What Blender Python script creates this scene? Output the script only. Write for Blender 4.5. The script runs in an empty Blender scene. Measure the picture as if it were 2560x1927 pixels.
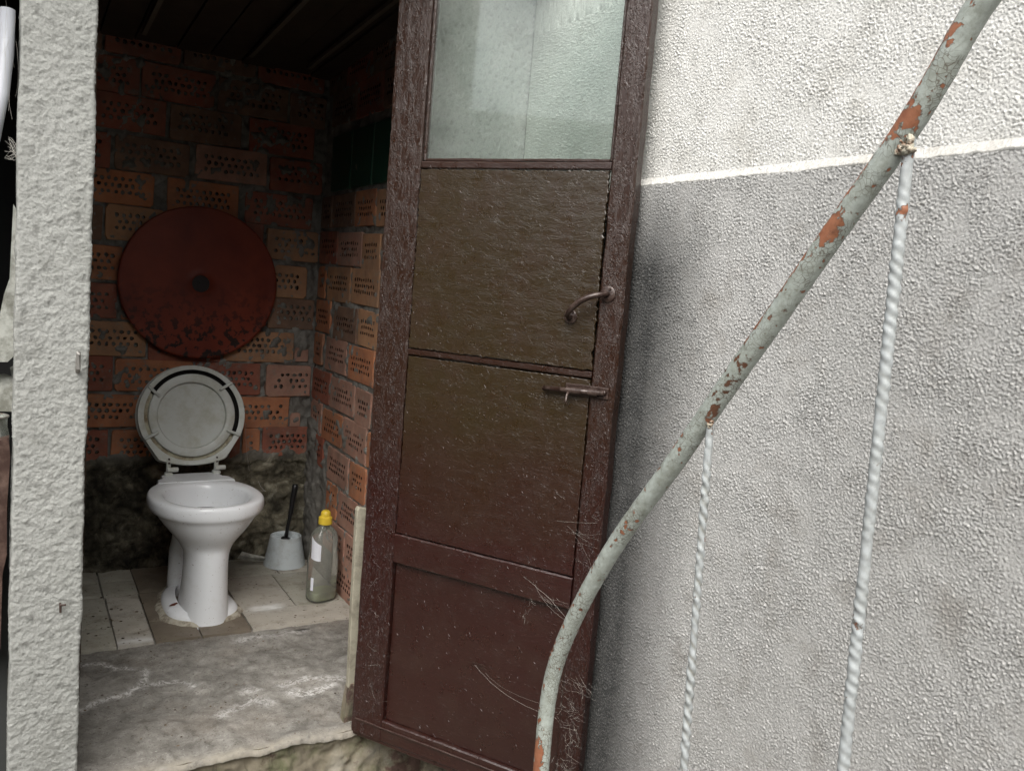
import bpy, math, random
import numpy as np
from mathutils import Vector, Matrix

random.seed(7)
C = bpy.data.collections.new('scene'); bpy.context.scene.collection.children.link(C)
S = bpy.context.scene

# ------------------------------------------------------------------ camera
YAW, PITCH, ROLL, EYE = math.radians(30.7), math.radians(6.4), math.radians(4.8), 1.12
fw = Vector((math.sin(YAW)*math.cos(PITCH), math.cos(YAW)*math.cos(PITCH), -math.sin(PITCH)))
r0 = Vector((math.cos(YAW), -math.sin(YAW), 0)); u0 = r0.cross(fw)
rt = math.cos(ROLL)*r0 + math.sin(ROLL)*u0
up = -math.sin(ROLL)*r0 + math.cos(ROLL)*u0
cd = bpy.data.cameras.new('camera'); cam = bpy.data.objects.new('camera', cd); C.objects.link(cam)
M = Matrix((rt, up, -fw)).transposed().to_4x4(); M.translation = Vector((0, 0, EYE))
cam.matrix_world = M
cd.sensor_width = 36; cd.lens = 29.78; cd.clip_start = .02; cd.clip_end = 600
S.camera = cam

# ------------------------------------------------------------------ light
SUN_EL, SUN_AZ = math.radians(50), math.radians(219)       # azimuth clockwise from +Y: from behind the camera, a little to the left
W = bpy.data.worlds.new('World'); S.world = W; W.use_nodes = True
wn = W.node_tree.nodes; wl = W.node_tree.links; wn.clear()
sky = wn.new('ShaderNodeTexSky'); sky.sky_type = 'NISHITA'; sky.sun_disc = False
sky.sun_elevation = SUN_EL; sky.sun_rotation = SUN_AZ; sky.dust_density = 4; sky.air_density = 1.2
hs = wn.new('ShaderNodeHueSaturation'); hs.inputs['Saturation'].default_value = .28
bg = wn.new('ShaderNodeBackground'); bg.inputs['Strength'].default_value = .10
wo = wn.new('ShaderNodeOutputWorld')
wl.new(sky.outputs[0], hs.inputs['Color']); wl.new(hs.outputs[0], bg.inputs['Color']); wl.new(bg.outputs[0], wo.inputs['Surface'])
sl = bpy.data.lights.new('sun', 'SUN'); sl.energy = 1.5; sl.angle = math.radians(60); sl.color = (1, .97, .92)
so = bpy.data.objects.new('sun', sl); C.objects.link(so)
sdir = Vector((math.sin(SUN_AZ)*math.cos(SUN_EL), math.cos(SUN_AZ)*math.cos(SUN_EL), math.sin(SUN_EL)))
so.rotation_euler = sdir.to_track_quat('Z', 'Y').to_euler()
S.view_settings.view_transform = 'Standard'; S.view_settings.look = 'None'
S.view_settings.gamma = 1; S.view_settings.use_curve_mapping = False
S.view_settings.exposure = 1.42

# ------------------------------------------------------------------ materials
def mat(name, rough=.8, spec=.3):
    m = bpy.data.materials.new(name); m.use_nodes = True
    nt = m.node_tree; b = nt.nodes['Principled BSDF']
    b.inputs['Roughness'].default_value = rough; b.inputs['Specular IOR Level'].default_value = spec
    return m, nt, b
def N(nt, kind, **kw):
    n = nt.nodes.new(kind)
    for k, v in kw.items():
        if k in n.inputs.keys() if hasattr(n.inputs, 'keys') else False: n.inputs[k].default_value = v
        else: setattr(n, k, v)
    return n
def coords(nt, mode='pos', scale=(1, 1, 1)):
    mp = nt.nodes.new('ShaderNodeMapping'); mp.inputs['Scale'].default_value = scale
    if mode == 'pos': src = nt.nodes.new('ShaderNodeNewGeometry').outputs['Position']
    else: src = nt.nodes.new('ShaderNodeTexCoord').outputs['Object']
    nt.links.new(src, mp.inputs['Vector']); return mp.outputs[0]
def noise(nt, vec, scale, detail=4, rough=.6, dist=0):
    n = nt.nodes.new('ShaderNodeTexNoise'); n.inputs['Scale'].default_value = scale
    n.inputs['Detail'].default_value = detail; n.inputs['Roughness'].default_value = rough
    n.inputs['Distortion'].default_value = dist
    nt.links.new(vec, n.inputs['Vector']); return n.outputs[0]
def ramp(nt, fac, stops):
    r = nt.nodes.new('ShaderNodeValToRGB'); e = r.color_ramp.elements
    while len(e) < len(stops): e.new(.5)
    for el, (p, c) in zip(e, stops):
        el.position = p; el.color = (c[0], c[1], c[2], 1) if hasattr(c, '__len__') else (c, c, c, 1)
    nt.links.new(fac, r.inputs[0]); return r.outputs[0]
def mixc(nt, fac, a, b, mode='MIX'):
    m = nt.nodes.new('ShaderNodeMix'); m.data_type = 'RGBA'; m.blend_type = mode
    for sock, v in ((m.inputs[0], fac), (m.inputs[6], a), (m.inputs[7], b)):
        if isinstance(v, bpy.types.NodeSocket): nt.links.new(v, sock)
        elif hasattr(v, '__len__'): sock.default_value = (v[0], v[1], v[2], 1)
        else: sock.default_value = v
    return m.outputs[2]
def mathn(nt, op, a, b=0.):
    m = nt.nodes.new('ShaderNodeMath'); m.operation = op
    for sock, v in ((m.inputs[0], a), (m.inputs[1], b)):
        if isinstance(v, bpy.types.NodeSocket): nt.links.new(v, sock)
        else: sock.default_value = v
    return m.outputs[0]
def bump(nt, b, h, dist=.002, strength=1, prev=None):
    n = nt.nodes.new('ShaderNodeBump'); n.inputs['Distance'].default_value = dist
    n.inputs['Strength'].default_value = strength
    nt.links.new(h, n.inputs['Height'])
    if prev is not None: nt.links.new(prev, n.inputs['Normal'])
    nt.links.new(n.outputs[0], b.inputs['Normal']); nt.links.new(n.outputs[0], b.inputs['Coat Normal']); return n.outputs[0]
def attr(nt, name):
    a = nt.nodes.new('ShaderNodeAttribute'); a.attribute_name = name; return a
def link(nt, a, b): nt.links.new(a, b)

def m_stucco(name, c1, c2, stain, painted_shade=.0):
    m, nt, b = mat(name, .9, .15); v = coords(nt)
    big = noise(nt, v, 2.2, 5, .6); sm = noise(nt, v, 140, 3, .6)
    col = ramp(nt, big, [(.3, c1), (.7, c2)])
    col = mixc(nt, ramp(nt, noise(nt, v, 9, 6, .7), [(.52, 0), (.72, 1)]), col, stain)
    if painted_shade:                                                   # contact shade beside the open door painted in, mixed with black dirt
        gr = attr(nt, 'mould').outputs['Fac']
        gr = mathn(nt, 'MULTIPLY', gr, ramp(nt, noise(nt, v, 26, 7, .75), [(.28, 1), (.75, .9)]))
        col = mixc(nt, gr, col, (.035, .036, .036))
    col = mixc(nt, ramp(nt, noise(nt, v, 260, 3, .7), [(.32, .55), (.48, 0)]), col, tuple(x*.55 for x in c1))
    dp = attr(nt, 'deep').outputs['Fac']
    col = mixc(nt, mathn(nt, 'MULTIPLY', dp, .6), col, tuple(x*.55 for x in stain))  # crevice shade put into the colour: pits of the relief drawn darker
    link(nt, col, b.inputs['Base Color'])
    bump(nt, b, noise(nt, v, 300, 4, .8), .0026, .85)
    return m
MAT = {}
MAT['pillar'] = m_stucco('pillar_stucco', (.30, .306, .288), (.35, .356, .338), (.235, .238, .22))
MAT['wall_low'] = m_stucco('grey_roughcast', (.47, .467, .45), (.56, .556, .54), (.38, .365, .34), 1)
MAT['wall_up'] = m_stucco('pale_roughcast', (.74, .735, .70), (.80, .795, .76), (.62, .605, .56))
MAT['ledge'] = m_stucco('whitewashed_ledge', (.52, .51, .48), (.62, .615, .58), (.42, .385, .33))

def m_concrete():
    m, nt, b = mat('worn_concrete', .8, .25); v = coords(nt)
    col = ramp(nt, noise(nt, v, 5, 8, .65, .4), [(.34, (.095, .088, .076)), (.5, (.19, .178, .158)), (.66, (.33, .315, .285))])
    col = mixc(nt, .45, col, ramp(nt, noise(nt, v, 26, 9, .8, .6), [(.36, (.08, .075, .065)), (.5, (.22, .21, .19)), (.66, (.40, .39, .365))]))
    col = mixc(nt, ramp(nt, noise(nt, v, 2.1, 5, .6), [(.5, 0), (.68, .45)]), col, (.18, .140, .105))
    col = mixc(nt, ramp(nt, noise(nt, v, 38, 5, .7), [(.60, 0), (.72, .6)]), col, (.07, .06, .05))
    col = mixc(nt, ramp(nt, noise(nt, v, 170, 4, .7), [(.58, 0), (.66, .75)]), col, (.05, .045, .038))
    col = mixc(nt, ramp(nt, noise(nt, v, 210, 4, .7, 1), [(.60, 0), (.68, .6)]), col, (.42, .41, .385))
    s = attr(nt, 'streak').outputs['Fac']
    w = mathn(nt, 'MULTIPLY', s, ramp(nt, noise(nt, v, 70, 8, .85, .8), [(.46, 0), (.56, 1)]))
    col = mixc(nt, w, col, (.62, .61, .59))
    e = attr(nt, 'edge').outputs['Fac']
    col = mixc(nt, mathn(nt, 'MULTIPLY', e, ramp(nt, noise(nt, v, 24, 5, .7), [(.3, .1), (.6, .8)])), col, (.30, .275, .225))
    link(nt, col, b.inputs['Base Color'])
    n1 = bump(nt, b, noise(nt, v, 60, 8, .8), .0035, .8)
    bump(nt, b, noise(nt, v, 500, 3, .7), .0008, .8, n1)
    return m
MAT['concrete'] = m_concrete()

def m_stepface():
    m, nt, b = mat('crumbling_render', .92, .15); v = coords(nt)
    col = ramp(nt, noise(nt, v, 7, 8, .65, .5), [(.3, (.12, .105, .08)), (.5, (.21, .185, .135)), (.68, (.29, .275, .235))])
    moss = ramp(nt, noise(nt, v, 6.5, 6, .7), [(.54, 0), (.66, .7)])
    col = mixc(nt, moss, col, (.085, .10, .045))
    p = ramp(nt, noise(nt, v, 4.1, 6, .7), [(.55, 0), (.60, .9)])
    col = mixc(nt, p, col, (.085, .05, .042))
    col = mixc(nt, ramp(nt, noise(nt, coords(nt, 'pos', (1, 1, .15)), 40, 4, .7), [(.58, 0), (.7, .8)]), col, (.05, .045, .035))
    link(nt, col, b.inputs['Base Color'])
    bump(nt, b, noise(nt, v, 60, 9, .8), .006, .9)
    return m
MAT['step_face'] = m_stepface()

def m_mortar():
    m, nt, b = mat('rough_mortar', .95, .1); v = coords(nt)
    col = ramp(nt, noise(nt, v, 8, 8, .65, .3), [(.3, (.11, .10, .085)), (.5, (.21, .20, .18)), (.7, (.30, .295, .27))])
    a = attr(nt, 'damp').outputs['Fac']
    old = ramp(nt, noise(nt, v, 12, 8, .7, .6), [(.30, (.03, .027, .02)), (.44, (.09, .08, .058)), (.56, (.20, .18, .13)), (.70, (.40, .38, .30))])
    col = mixc(nt, a, col, old)
    mold = attr(nt, 'mold').outputs['Fac']
    mm = mathn(nt, 'MULTIPLY', mold, ramp(nt, noise(nt, v, 22, 8, .75, .6), [(.34, 1), (.66, .25)]))
    col = mixc(nt, mm, col, (.013, .012, .010))
    link(nt, col, b.inputs['Base Color'])
    bump(nt, b, noise(nt, v, 70, 8, .75), .008, .9)
    return m
MAT['mortar'] = m_mortar()

def m_brick(name, c1, c2, soot):
    m, nt, b = mat(name, .85, .2); v = coords(nt)
    col = ramp(nt, noise(nt, v, 14, 5, .6, .5), [(.32, c1), (.66, c2)])
    col = mixc(nt, ramp(nt, noise(nt, v, 4.5, 6, .7), [(.42, 0), (.66, .5)]), col, (.15, .105, .08))
    col = mixc(nt, ramp(nt, noise(nt, v, 9, 6, .7), [(.50, 0), (.70, soot)]), col, (.10, .075, .06))
    col = mixc(nt, ramp(nt, noise(nt, v, 33, 6, .75), [(.56, 0), (.66, .6)]), col, (.22, .205, .175))
    link(nt, col, b.inputs['Base Color'])
    n1 = bump(nt, b, noise(nt, coords(nt, 'pos', (1, 1, .12)), 160, 3, .6), .0012, .6)
    bump(nt, b, noise(nt, v, 60, 5, .7), .002, .5, n1)
    return m
BR = [m_brick('brick_orange', (.40, .145, .070), (.48, .215, .110), .3),
      m_brick('brick_tan', (.38, .195, .105), (.46, .26, .145), .25),
      m_brick('brick_red', (.25, .075, .05), (.34, .125, .08), .4),
      m_brick('brick_pink', (.36, .185, .135), (.44, .26, .195), .3),
      m_brick('brick_brown', (.15, .09, .065), (.25, .15, .10), .6)]
def m_simple(name, col, rough=.6, spec=.4, metal=0, ns=0, nc=None, bs=0, bd=.001):
    m, nt, b = mat(name, rough, spec); b.inputs['Metallic'].default_value = metal
    b.inputs['Base Color'].default_value = (*col, 1)
    if ns:
        v = coords(nt); f = noise(nt, v, ns, 6, .7)
        link(nt, mixc(nt, ramp(nt, f, [(.45, 0), (.65, 1)]), col, nc), b.inputs['Base Color'])
    if bs: bump(nt, b, noise(nt, coords(nt), bs, 5, .7), bd, .7)
    return m
MAT['hole'] = m_simple('brick_hole', (.03, .012, .009), .95, .1)  # near-black lining paints the shade inside the holes

def m_ceramic():
    m, nt, b = mat('white_ceramic', .12, .5); v = coords(nt)
    col = mixc(nt, ramp(nt, noise(nt, v, 18, 6, .7), [(.55, 0), (.8, .35)]), (.80, .82, .84), (.60, .59, .53))
    col = mixc(nt, ramp(nt, noise(nt, v, 180, 2, .5), [(.70, 0), (.73, .8)]), col, (.22, .16, .12))
    link(nt, col, b.inputs['Base Color'])
    link(nt, ramp(nt, noise(nt, v, 30, 4, .6), [(.3, .10), (.7, .26)]), b.inputs['Roughness'])
    return m
MAT['ceramic'] = m_ceramic()
MAT['seat'] = m_simple('aged_plastic', (.50, .52, .49), .42, .4, 0, 14, (.40, .40, .34), 90, .0004)
MAT['grime'] = m_simple('black_grime', (.012, .011, .010), .9, .1)  # black that stands for shade inside the upper seat channel
MAT['beige_grime'] = m_simple('yellowed_plastic', (.42, .40, .30), .7, .2, 0, 25, (.20, .15, .09))
MAT['screw'] = m_simple('rusty_screw', (.035, .02, .015), .6, .4)
MAT['sealant'] = m_simple('old_sealant', (.42, .39, .32), .85, .2, 0, 35, (.15, .12, .085), 90, .004)
MAT['holder'] = m_simple('grey_plastic', (.55, .60, .62), .4, .4, 0, 20, (.42, .45, .45))
MAT['black'] = m_simple('black_plastic', (.012, .012, .013), .28, .5)
MAT['yellow'] = m_simple('yellow_cap', (.72, .52, .05), .35, .5)
MAT['label'] = m_simple('white_label', (.72, .74, .80), .45, .4)
MAT['print'] = m_simple('red_print', (.45, .12, .10), .5, .4)
MAT['post'] = m_simple('cream_painted_wood', (.29, .27, .21), .65, .3, 0, 26, (.17, .15, .115), 45, .004)
MAT['steel'] = m_simple('dull_steel', (.30, .29, .27), .45, .5, .6, 60, (.14, .09, .06))
MAT['debris'] = m_simple('dry_debris', (.045, .032, .022), .9, .1, 0, 60, (.16, .11, .06))
MAT['web'] = m_simple('cobweb_silk', (.40, .385, .35), .7, .2)
MAT['leaf'] = m_simple('dry_leaf', (.12, .03, .018), .6, .3)
MAT['shadecloth'] = m_simple('dark_cloth', (.012, .012, .012), .95, .1)
MAT['white_pl'] = m_simple('white_plastic', (.48, .50, .54), .35, .4)
MAT['brown_board'] = m_simple('worn_brown_board', (.045, .024, .018), .7, .3, 0, 26, (.11, .07, .055), 60, .002)
MAT['whitewash'] = m_simple('peeling_whitewash', (.48, .49, .45), .9, .1, 0, 16, (.20, .20, .17), 40, .005)
MAT['roofing'] = m_simple('grey_roof_sheet', (.22, .21, .20), .8, .3, 0, 5, (.12, .11, .10))
MAT['yard'] = m_simple('yard_concrete', (.13, .12, .105), .9, .15, 0, 3, (.12, .11, .09), 30, .006)
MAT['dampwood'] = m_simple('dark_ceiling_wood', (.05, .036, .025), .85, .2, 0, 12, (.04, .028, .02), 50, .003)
MAT['batten'] = m_simple('pale_batten', (.11, .095, .075), .85, .2, 0, 25, (.10, .08, .06))

def m_disc():
    m, nt, b = mat('rusty_enamel', .5, .3); v = coords(nt)
    col = ramp(nt, noise(nt, v, 6, 7, .6, .4), [(.3, (.12, .021, .012)), (.7, (.21, .038, .018))])
    low = attr(nt, 'spots').outputs['Fac']
    s = mathn(nt, 'MULTIPLY', ramp(nt, noise(nt, v, 38, 5, .6), [(.52, 0), (.57, 1)]), low)
    col = mixc(nt, s, col, (.022, .012, .010))
    link(nt, col, b.inputs['Base Color'])
    bump(nt, b, noise(nt, v, 90, 4, .7), .0012, .5)
    return m
MAT['disc'] = m_disc()
MAT['hub'] = m_simple('disc_hub', (.025, .02, .02), .6, .3)

def m_glaze():
    m, nt, b = mat('bottle_green_glass', .35, .4)
    b.inputs['Base Color'].default_value = (.010, .06, .038, 1); return m
MAT['green'] = m_glaze()
MAT['seam'] = m_simple('pale_joint', (.18, .24, .19), .8, .2)

def m_tile(name, c1, c2):
    m, nt, b = mat(name, .5, .3); v = coords(nt)
    col = ramp(nt, noise(nt, v, 4, 7, .65, .5), [(.3, c1), (.7, c2)])
    col = mixc(nt, ramp(nt, noise(nt, v, 15, 7, .75), [(.50, 0), (.70, .7)]), col, (.17, .15, .11))
    col = mixc(nt, ramp(nt, noise(nt, v, 90, 3, .6), [(.64, 0), (.70, .8)]), col, (.06, .05, .035))
    wt = mathn(nt, 'MULTIPLY', attr(nt, 'worn').outputs['Fac'], ramp(nt, noise(nt, v, 18, 5, .7), [(.3, .5), (.6, 1)]))
    col = mixc(nt, wt, col, (.66, .66, .64))
    link(nt, col, b.inputs['Base Color'])
    link(nt, ramp(nt, noise(nt, v, 12, 4, .6), [(.3, .35), (.7, .75)]), b.inputs['Roughness'])
    bump(nt, b, noise(nt, v, 25, 6, .7), .002, .4)
    return m
MAT['tile_a'] = m_tile('cream_tile', (.30, .285, .235), (.41, .395, .34))
MAT['tile_b'] = m_tile('beige_tile', (.35, .32, .27), (.46, .435, .385))

def m_doorpaint(name, axis, olive):
    # axis: direction of the grain, 'v' for stiles, 'h' for rails and panels
    m, nt, b = mat(name, .36, .5); b.inputs['Coat Weight'].default_value = (.32 if axis == 'v' else .7); b.inputs['Coat Roughness'].default_value = .26
    v = coords(nt, 'obj')
    red, brn, olv = (.026, .0046, .0032), (.016, .0050, .0030), (.024, .0140, .0038)
    tc = nt.nodes.new('ShaderNodeSeparateXYZ')
    link(nt, nt.nodes.new('ShaderNodeTexCoord').outputs['Object'], tc.inputs[0])
    z = mathn(nt, 'ADD', tc.outputs[2], mathn(nt, 'MULTIPLY', mathn(nt, 'SUBTRACT', noise(nt, v, 2.2, 4, .6), .5), .45))
    f = ramp(nt, z, [(.55, 0), (.85, 1)])                       # redder towards the foot, more olive higher up
    base = mixc(nt, mathn(nt, 'MULTIPLY', f, olive), mixc(nt, noise(nt, v, 3, 4, .6), red, brn), olv)
    base = mixc(nt, ramp(nt, noise(nt, v, 12, 6, .7), [(.45, 0), (.75, .5)]), base, (.034, .016, .011))
    link(nt, base, b.inputs['Base Color'])
    sc = (1, 1, .05) if axis == 'v' else (.05, 1, 1)
    g = noise(nt, coords(nt, 'obj', sc), 85, 4, .65, .3)
    g2 = ramp(nt, noise(nt, coords(nt, 'obj', tuple(.5*x+.35 for x in sc)), 60, 5, .7, .8), [(.42, 0), (.5, 1), (.58, 0)])
    k_ = .62 if axis == 'v' else .24
    n1 = bump(nt, b, g, .0026*k_, .8)
    n2 = bump(nt, b, g2, .0016*k_, .5, n1)
    flake = ramp(nt, noise(nt, coords(nt, 'obj', (.6, 1, 1) if axis == 'h' else (1, 1, .5)), 120, 3, .6, 1.5), [(.55, 0), (.62, 1)] if axis == 'v' else [(.60, 0), (.68, 1)])
    bump(nt, b, flake, .0017 if axis == 'v' else .00030, .7, n2)
    link(nt, ramp(nt, noise(nt, v, 26, 5, .7), [(.3, .22), (.7, .46)]), b.inputs['Roughness'])
    return m
MAT['d_stile'] = m_doorpaint('door_paint_stile', 'v', .35)
MAT['d_rail'] = m_doorpaint('door_paint_rail', 'h', .3)
MAT['d_panel'] = m_doorpaint('door_paint_panel', 'h', 1.0)
MAT['d_low'] = m_doorpaint('door_paint_low_panel', 'h', .25)
MAT['d_metal'] = m_simple('painted_metal', (.030, .016, .012), .32, .6, .2, 70, (.085, .06, .05), 220, .001)
MAT['chip'] = m_simple('bare_wood_chip', (.30, .22, .17), .7, .3)
MAT['flake'] = m_simple('curled_paint', (.028, .012, .009), .38, .55, 0, 50, (.05, .03, .024))

def m_dirty_glass():
    m = bpy.data.materials.new('dusty_glass'); m.use_nodes = True; nt = m.node_tree; nt.nodes.clear()
    v = coords(nt, 'obj')
    tr = nt.nodes.new('ShaderNodeBsdfTransparent'); tr.inputs[0].default_value = (.91, .965, .94, 1)
    gl = nt.nodes.new('ShaderNodeBsdfGlossy'); gl.inputs['Roughness'].default_value = .04
    df = nt.nodes.new('ShaderNodeBsdfDiffuse'); df.inputs[0].default_value = (.72, .75, .70, 1)
    fr = nt.nodes.new('ShaderNodeFresnel'); fr.inputs[0].default_value = 1.5
    m1 = nt.nodes.new('ShaderNodeMixShader'); link(nt, fr.outputs[0], m1.inputs[0]); link(nt, tr.outputs[0], m1.inputs[1]); link(nt, gl.outputs[0], m1.inputs[2])
    dust = mathn(nt, 'ADD', ramp(nt, noise(nt, v, 7, 6, .65), [(.3, .03), (.75, .13)]), ramp(nt, noise(nt, v, 190, 3, .7), [(.62, 0), (.74, .5)]))
    m2 = nt.nodes.new('ShaderNodeMixShader'); link(nt, dust, m2.inputs[0]); link(nt, m1.outputs[0], m2.inputs[1]); link(nt, df.outputs[0], m2.inputs[2])
    o = nt.nodes.new('ShaderNodeOutputMaterial'); link(nt, m2.outputs[0], o.inputs[0]); return m
MAT['glass'] = m_dirty_glass()
def m_bottle(tint, d=.10, dc=(.5, .52, .42)):
    m = bpy.data.materials.new('clear_plastic'); m.use_nodes = True; nt = m.node_tree; nt.nodes.clear()
    tr = nt.nodes.new('ShaderNodeBsdfTransparent'); tr.inputs[0].default_value = (*tint, 1)
    gl = nt.nodes.new('ShaderNodeBsdfGlossy'); gl.inputs['Roughness'].default_value = .12
    df = nt.nodes.new('ShaderNodeBsdfDiffuse'); df.inputs[0].default_value = (*dc, 1)
    fr = nt.nodes.new('ShaderNodeLayerWeight'); fr.inputs[0].default_value = .35
    m1 = nt.nodes.new('ShaderNodeMixShader'); link(nt, fr.outputs['Fresnel'], m1.inputs[0]); link(nt, tr.outputs[0], m1.inputs[1]); link(nt, gl.outputs[0], m1.inputs[2])
    m2 = nt.nodes.new('ShaderNodeMixShader'); m2.inputs[0].default_value = d; link(nt, m1.outputs[0], m2.inputs[1]); link(nt, df.outputs[0], m2.inputs[2])
    o = nt.nodes.new('ShaderNodeOutputMaterial'); link(nt, m2.outputs[0], o.inputs[0]); return m
MAT['bottle'] = m_bottle((.99, .995, .985), .15, (.72, .75, .68))
MAT['liquid'] = m_bottle((.85, .89, .70), .6, (.62, .68, .38))

def m_railpaint(name, dirty):
    m, nt, b = mat(name, .5, .4); v = coords(nt)
    paint = mixc(nt, ramp(nt, noise(nt, v, 55, 8, .8), [(.4, 0), (.62, .85)]), (.36, .395, .365), (.22, .235, .20))
    if not dirty:
        paint = mixc(nt, ramp(nt, noise(nt, v, 25, 6, .7), [(.4, 0), (.75, .6)]), (.36, .385, .39), (.24, .25, .235))
        gr = attr(nt, 'groove').outputs['Fac']
        paint = mixc(nt, mathn(nt, 'MULTIPLY', gr, ramp(nt, noise(nt, v, 40, 5, .7), [(.35, .25), (.65, .85)])), paint, (.17, .165, .14))
    crk = nt.nodes.new('ShaderNodeTexVoronoi'); crk.feature = 'DISTANCE_TO_EDGE'; crk.inputs['Scale'].default_value = 170
    link(nt, noise_vec(nt, v), crk.inputs['Vector'])
    cm = mathn(nt, 'MULTIPLY', ramp(nt, crk.outputs[0], [(.0, 1), (.07, 0)]), ramp(nt, noise(nt, v, 14, 4, .6), [(.44, 0), (.54, 1)]))
    paint = mixc(nt, cm, paint, (.10, .085, .065)) if dirty else paint
    rust = ramp(nt, noise(nt, v, 22, 6, .7), [(.35, (.20, .075, .040)), (.52, (.28, .118, .064)), (.62, (.10, .048, .032))])
    rust = mixc(nt, mathn(nt, 'MULTIPLY', attr(nt, 'old').outputs['Fac'], .9), rust, (.085, .045, .028))
    rf = attr(nt, 'rust').outputs['Fac']
    n = mathn(nt, 'ADD', rf, mathn(nt, 'MULTIPLY', mathn(nt, 'SUBTRACT', noise(nt, v, 110, 6, .7), .5), 1.15))
    mask = ramp(nt, n, [(.49, 0), (.52, 1)])
    dark = ramp(nt, n, [(.43, 0), (.475, .75), (.51, 0)])
    col = mixc(nt, mask, paint, rust); col = mixc(nt, dark, col, (.10, .065, .04))
    link(nt, col, b.inputs['Base Color'])
    n1 = bump(nt, b, mathn(nt, 'MULTIPLY', mask, -1.), .0012, 1)
    bump(nt, b, noise(nt, v, 260, 4, .7), .0005, .6, n1)
    return m
def noise_vec(nt, v):
    n = nt.nodes.new('ShaderNodeTexNoise'); n.inputs['Scale'].default_value = 30; link(nt, v, n.inputs['Vector'])
    a = nt.nodes.new('ShaderNodeVectorMath'); a.operation = 'SCALE'; a.inputs['Scale'].default_value = .03
    link(nt, n.outputs['Color'], a.inputs[0])
    s = nt.nodes.new('ShaderNodeVectorMath'); s.operation = 'ADD'; link(nt, v, s.inputs[0]); link(nt, a.outputs[0], s.inputs[1])
    return s.outputs[0]
MAT['rail'] = m_railpaint('flaking_rail_paint', True)
MAT['bar'] = m_railpaint('white_bar_paint', False)

# ------------------------------------------------------------------ helpers
def link_obj(name, me, parent=None, loc=None):
    o = bpy.data.objects.new(name, me); C.objects.link(o)
    if parent is not None: o.parent = parent
    if loc is not None: o.location = loc
    return o
def mesh(name, V, F, m, parent=None, smooth=False, attrs=None, mi=None, loc=None):
    me = bpy.data.meshes.new(name); me.from_pydata([tuple(map(float, v)) for v in V], [], F)
    for mm in (m if isinstance(m, (list, tuple)) else [m]): me.materials.append(mm)
    if mi is not None: me.polygons.foreach_set('material_index', mi)
    if smooth: me.polygons.foreach_set('use_smooth', [True]*len(F))
    if attrs:
        for k, a in attrs.items():
            at = me.attributes.new(k, 'FLOAT', 'POINT'); at.data.foreach_set('value', np.asarray(a, np.float32).ravel())
    me.update(); return link_obj(name, me, parent, loc)
def gridmesh(name, P, m, parent=None, smooth=True, attrs=None, wrap=False):
    P = np.asarray(P, np.float32); nu, nv = P.shape[:2]
    me = bpy.data.meshes.new(name)
    idx = np.arange(nu*nv).reshape(nu, nv)
    if wrap: idx = np.vstack([idx, idx[:1]])
    q = np.stack([idx[:-1, :-1], idx[1:, :-1], idx[1:, 1:], idx[:-1, 1:]], -1).reshape(-1, 4)
    me.vertices.add(nu*nv); me.vertices.foreach_set('co', P.ravel())
    me.loops.add(q.size); me.loops.foreach_set('vertex_index', q.ravel().astype(np.int32))
    me.polygons.add(len(q)); me.polygons.foreach_set('loop_start', (np.arange(len(q))*4).astype(np.int32))
    me.polygons.foreach_set('use_smooth', np.full(len(q), smooth))
    me.materials.append(m)
    if attrs:
        for k, a in attrs.items():
            at = me.attributes.new(k, 'FLOAT', 'POINT'); at.data.foreach_set('value', np.asarray(a, np.float32).ravel())
    me.update(calc_edges=True); me.validate()
    return link_obj(name, me, parent)
def thing(name, label, cat, loc=(0, 0, 0), rz=0, group=None):
    o = bpy.data.objects.new(name, None); C.objects.link(o); o.location = loc; o.rotation_euler = (0, 0, rz)
    o.empty_display_size = .05; o['label'] = label; o['category'] = cat
    if group: o['group'] = group
    return o
def tag(o, label, cat, group=None):
    o['label'] = label; o['category'] = cat
    if group: o['group'] = group
    return o
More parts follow.
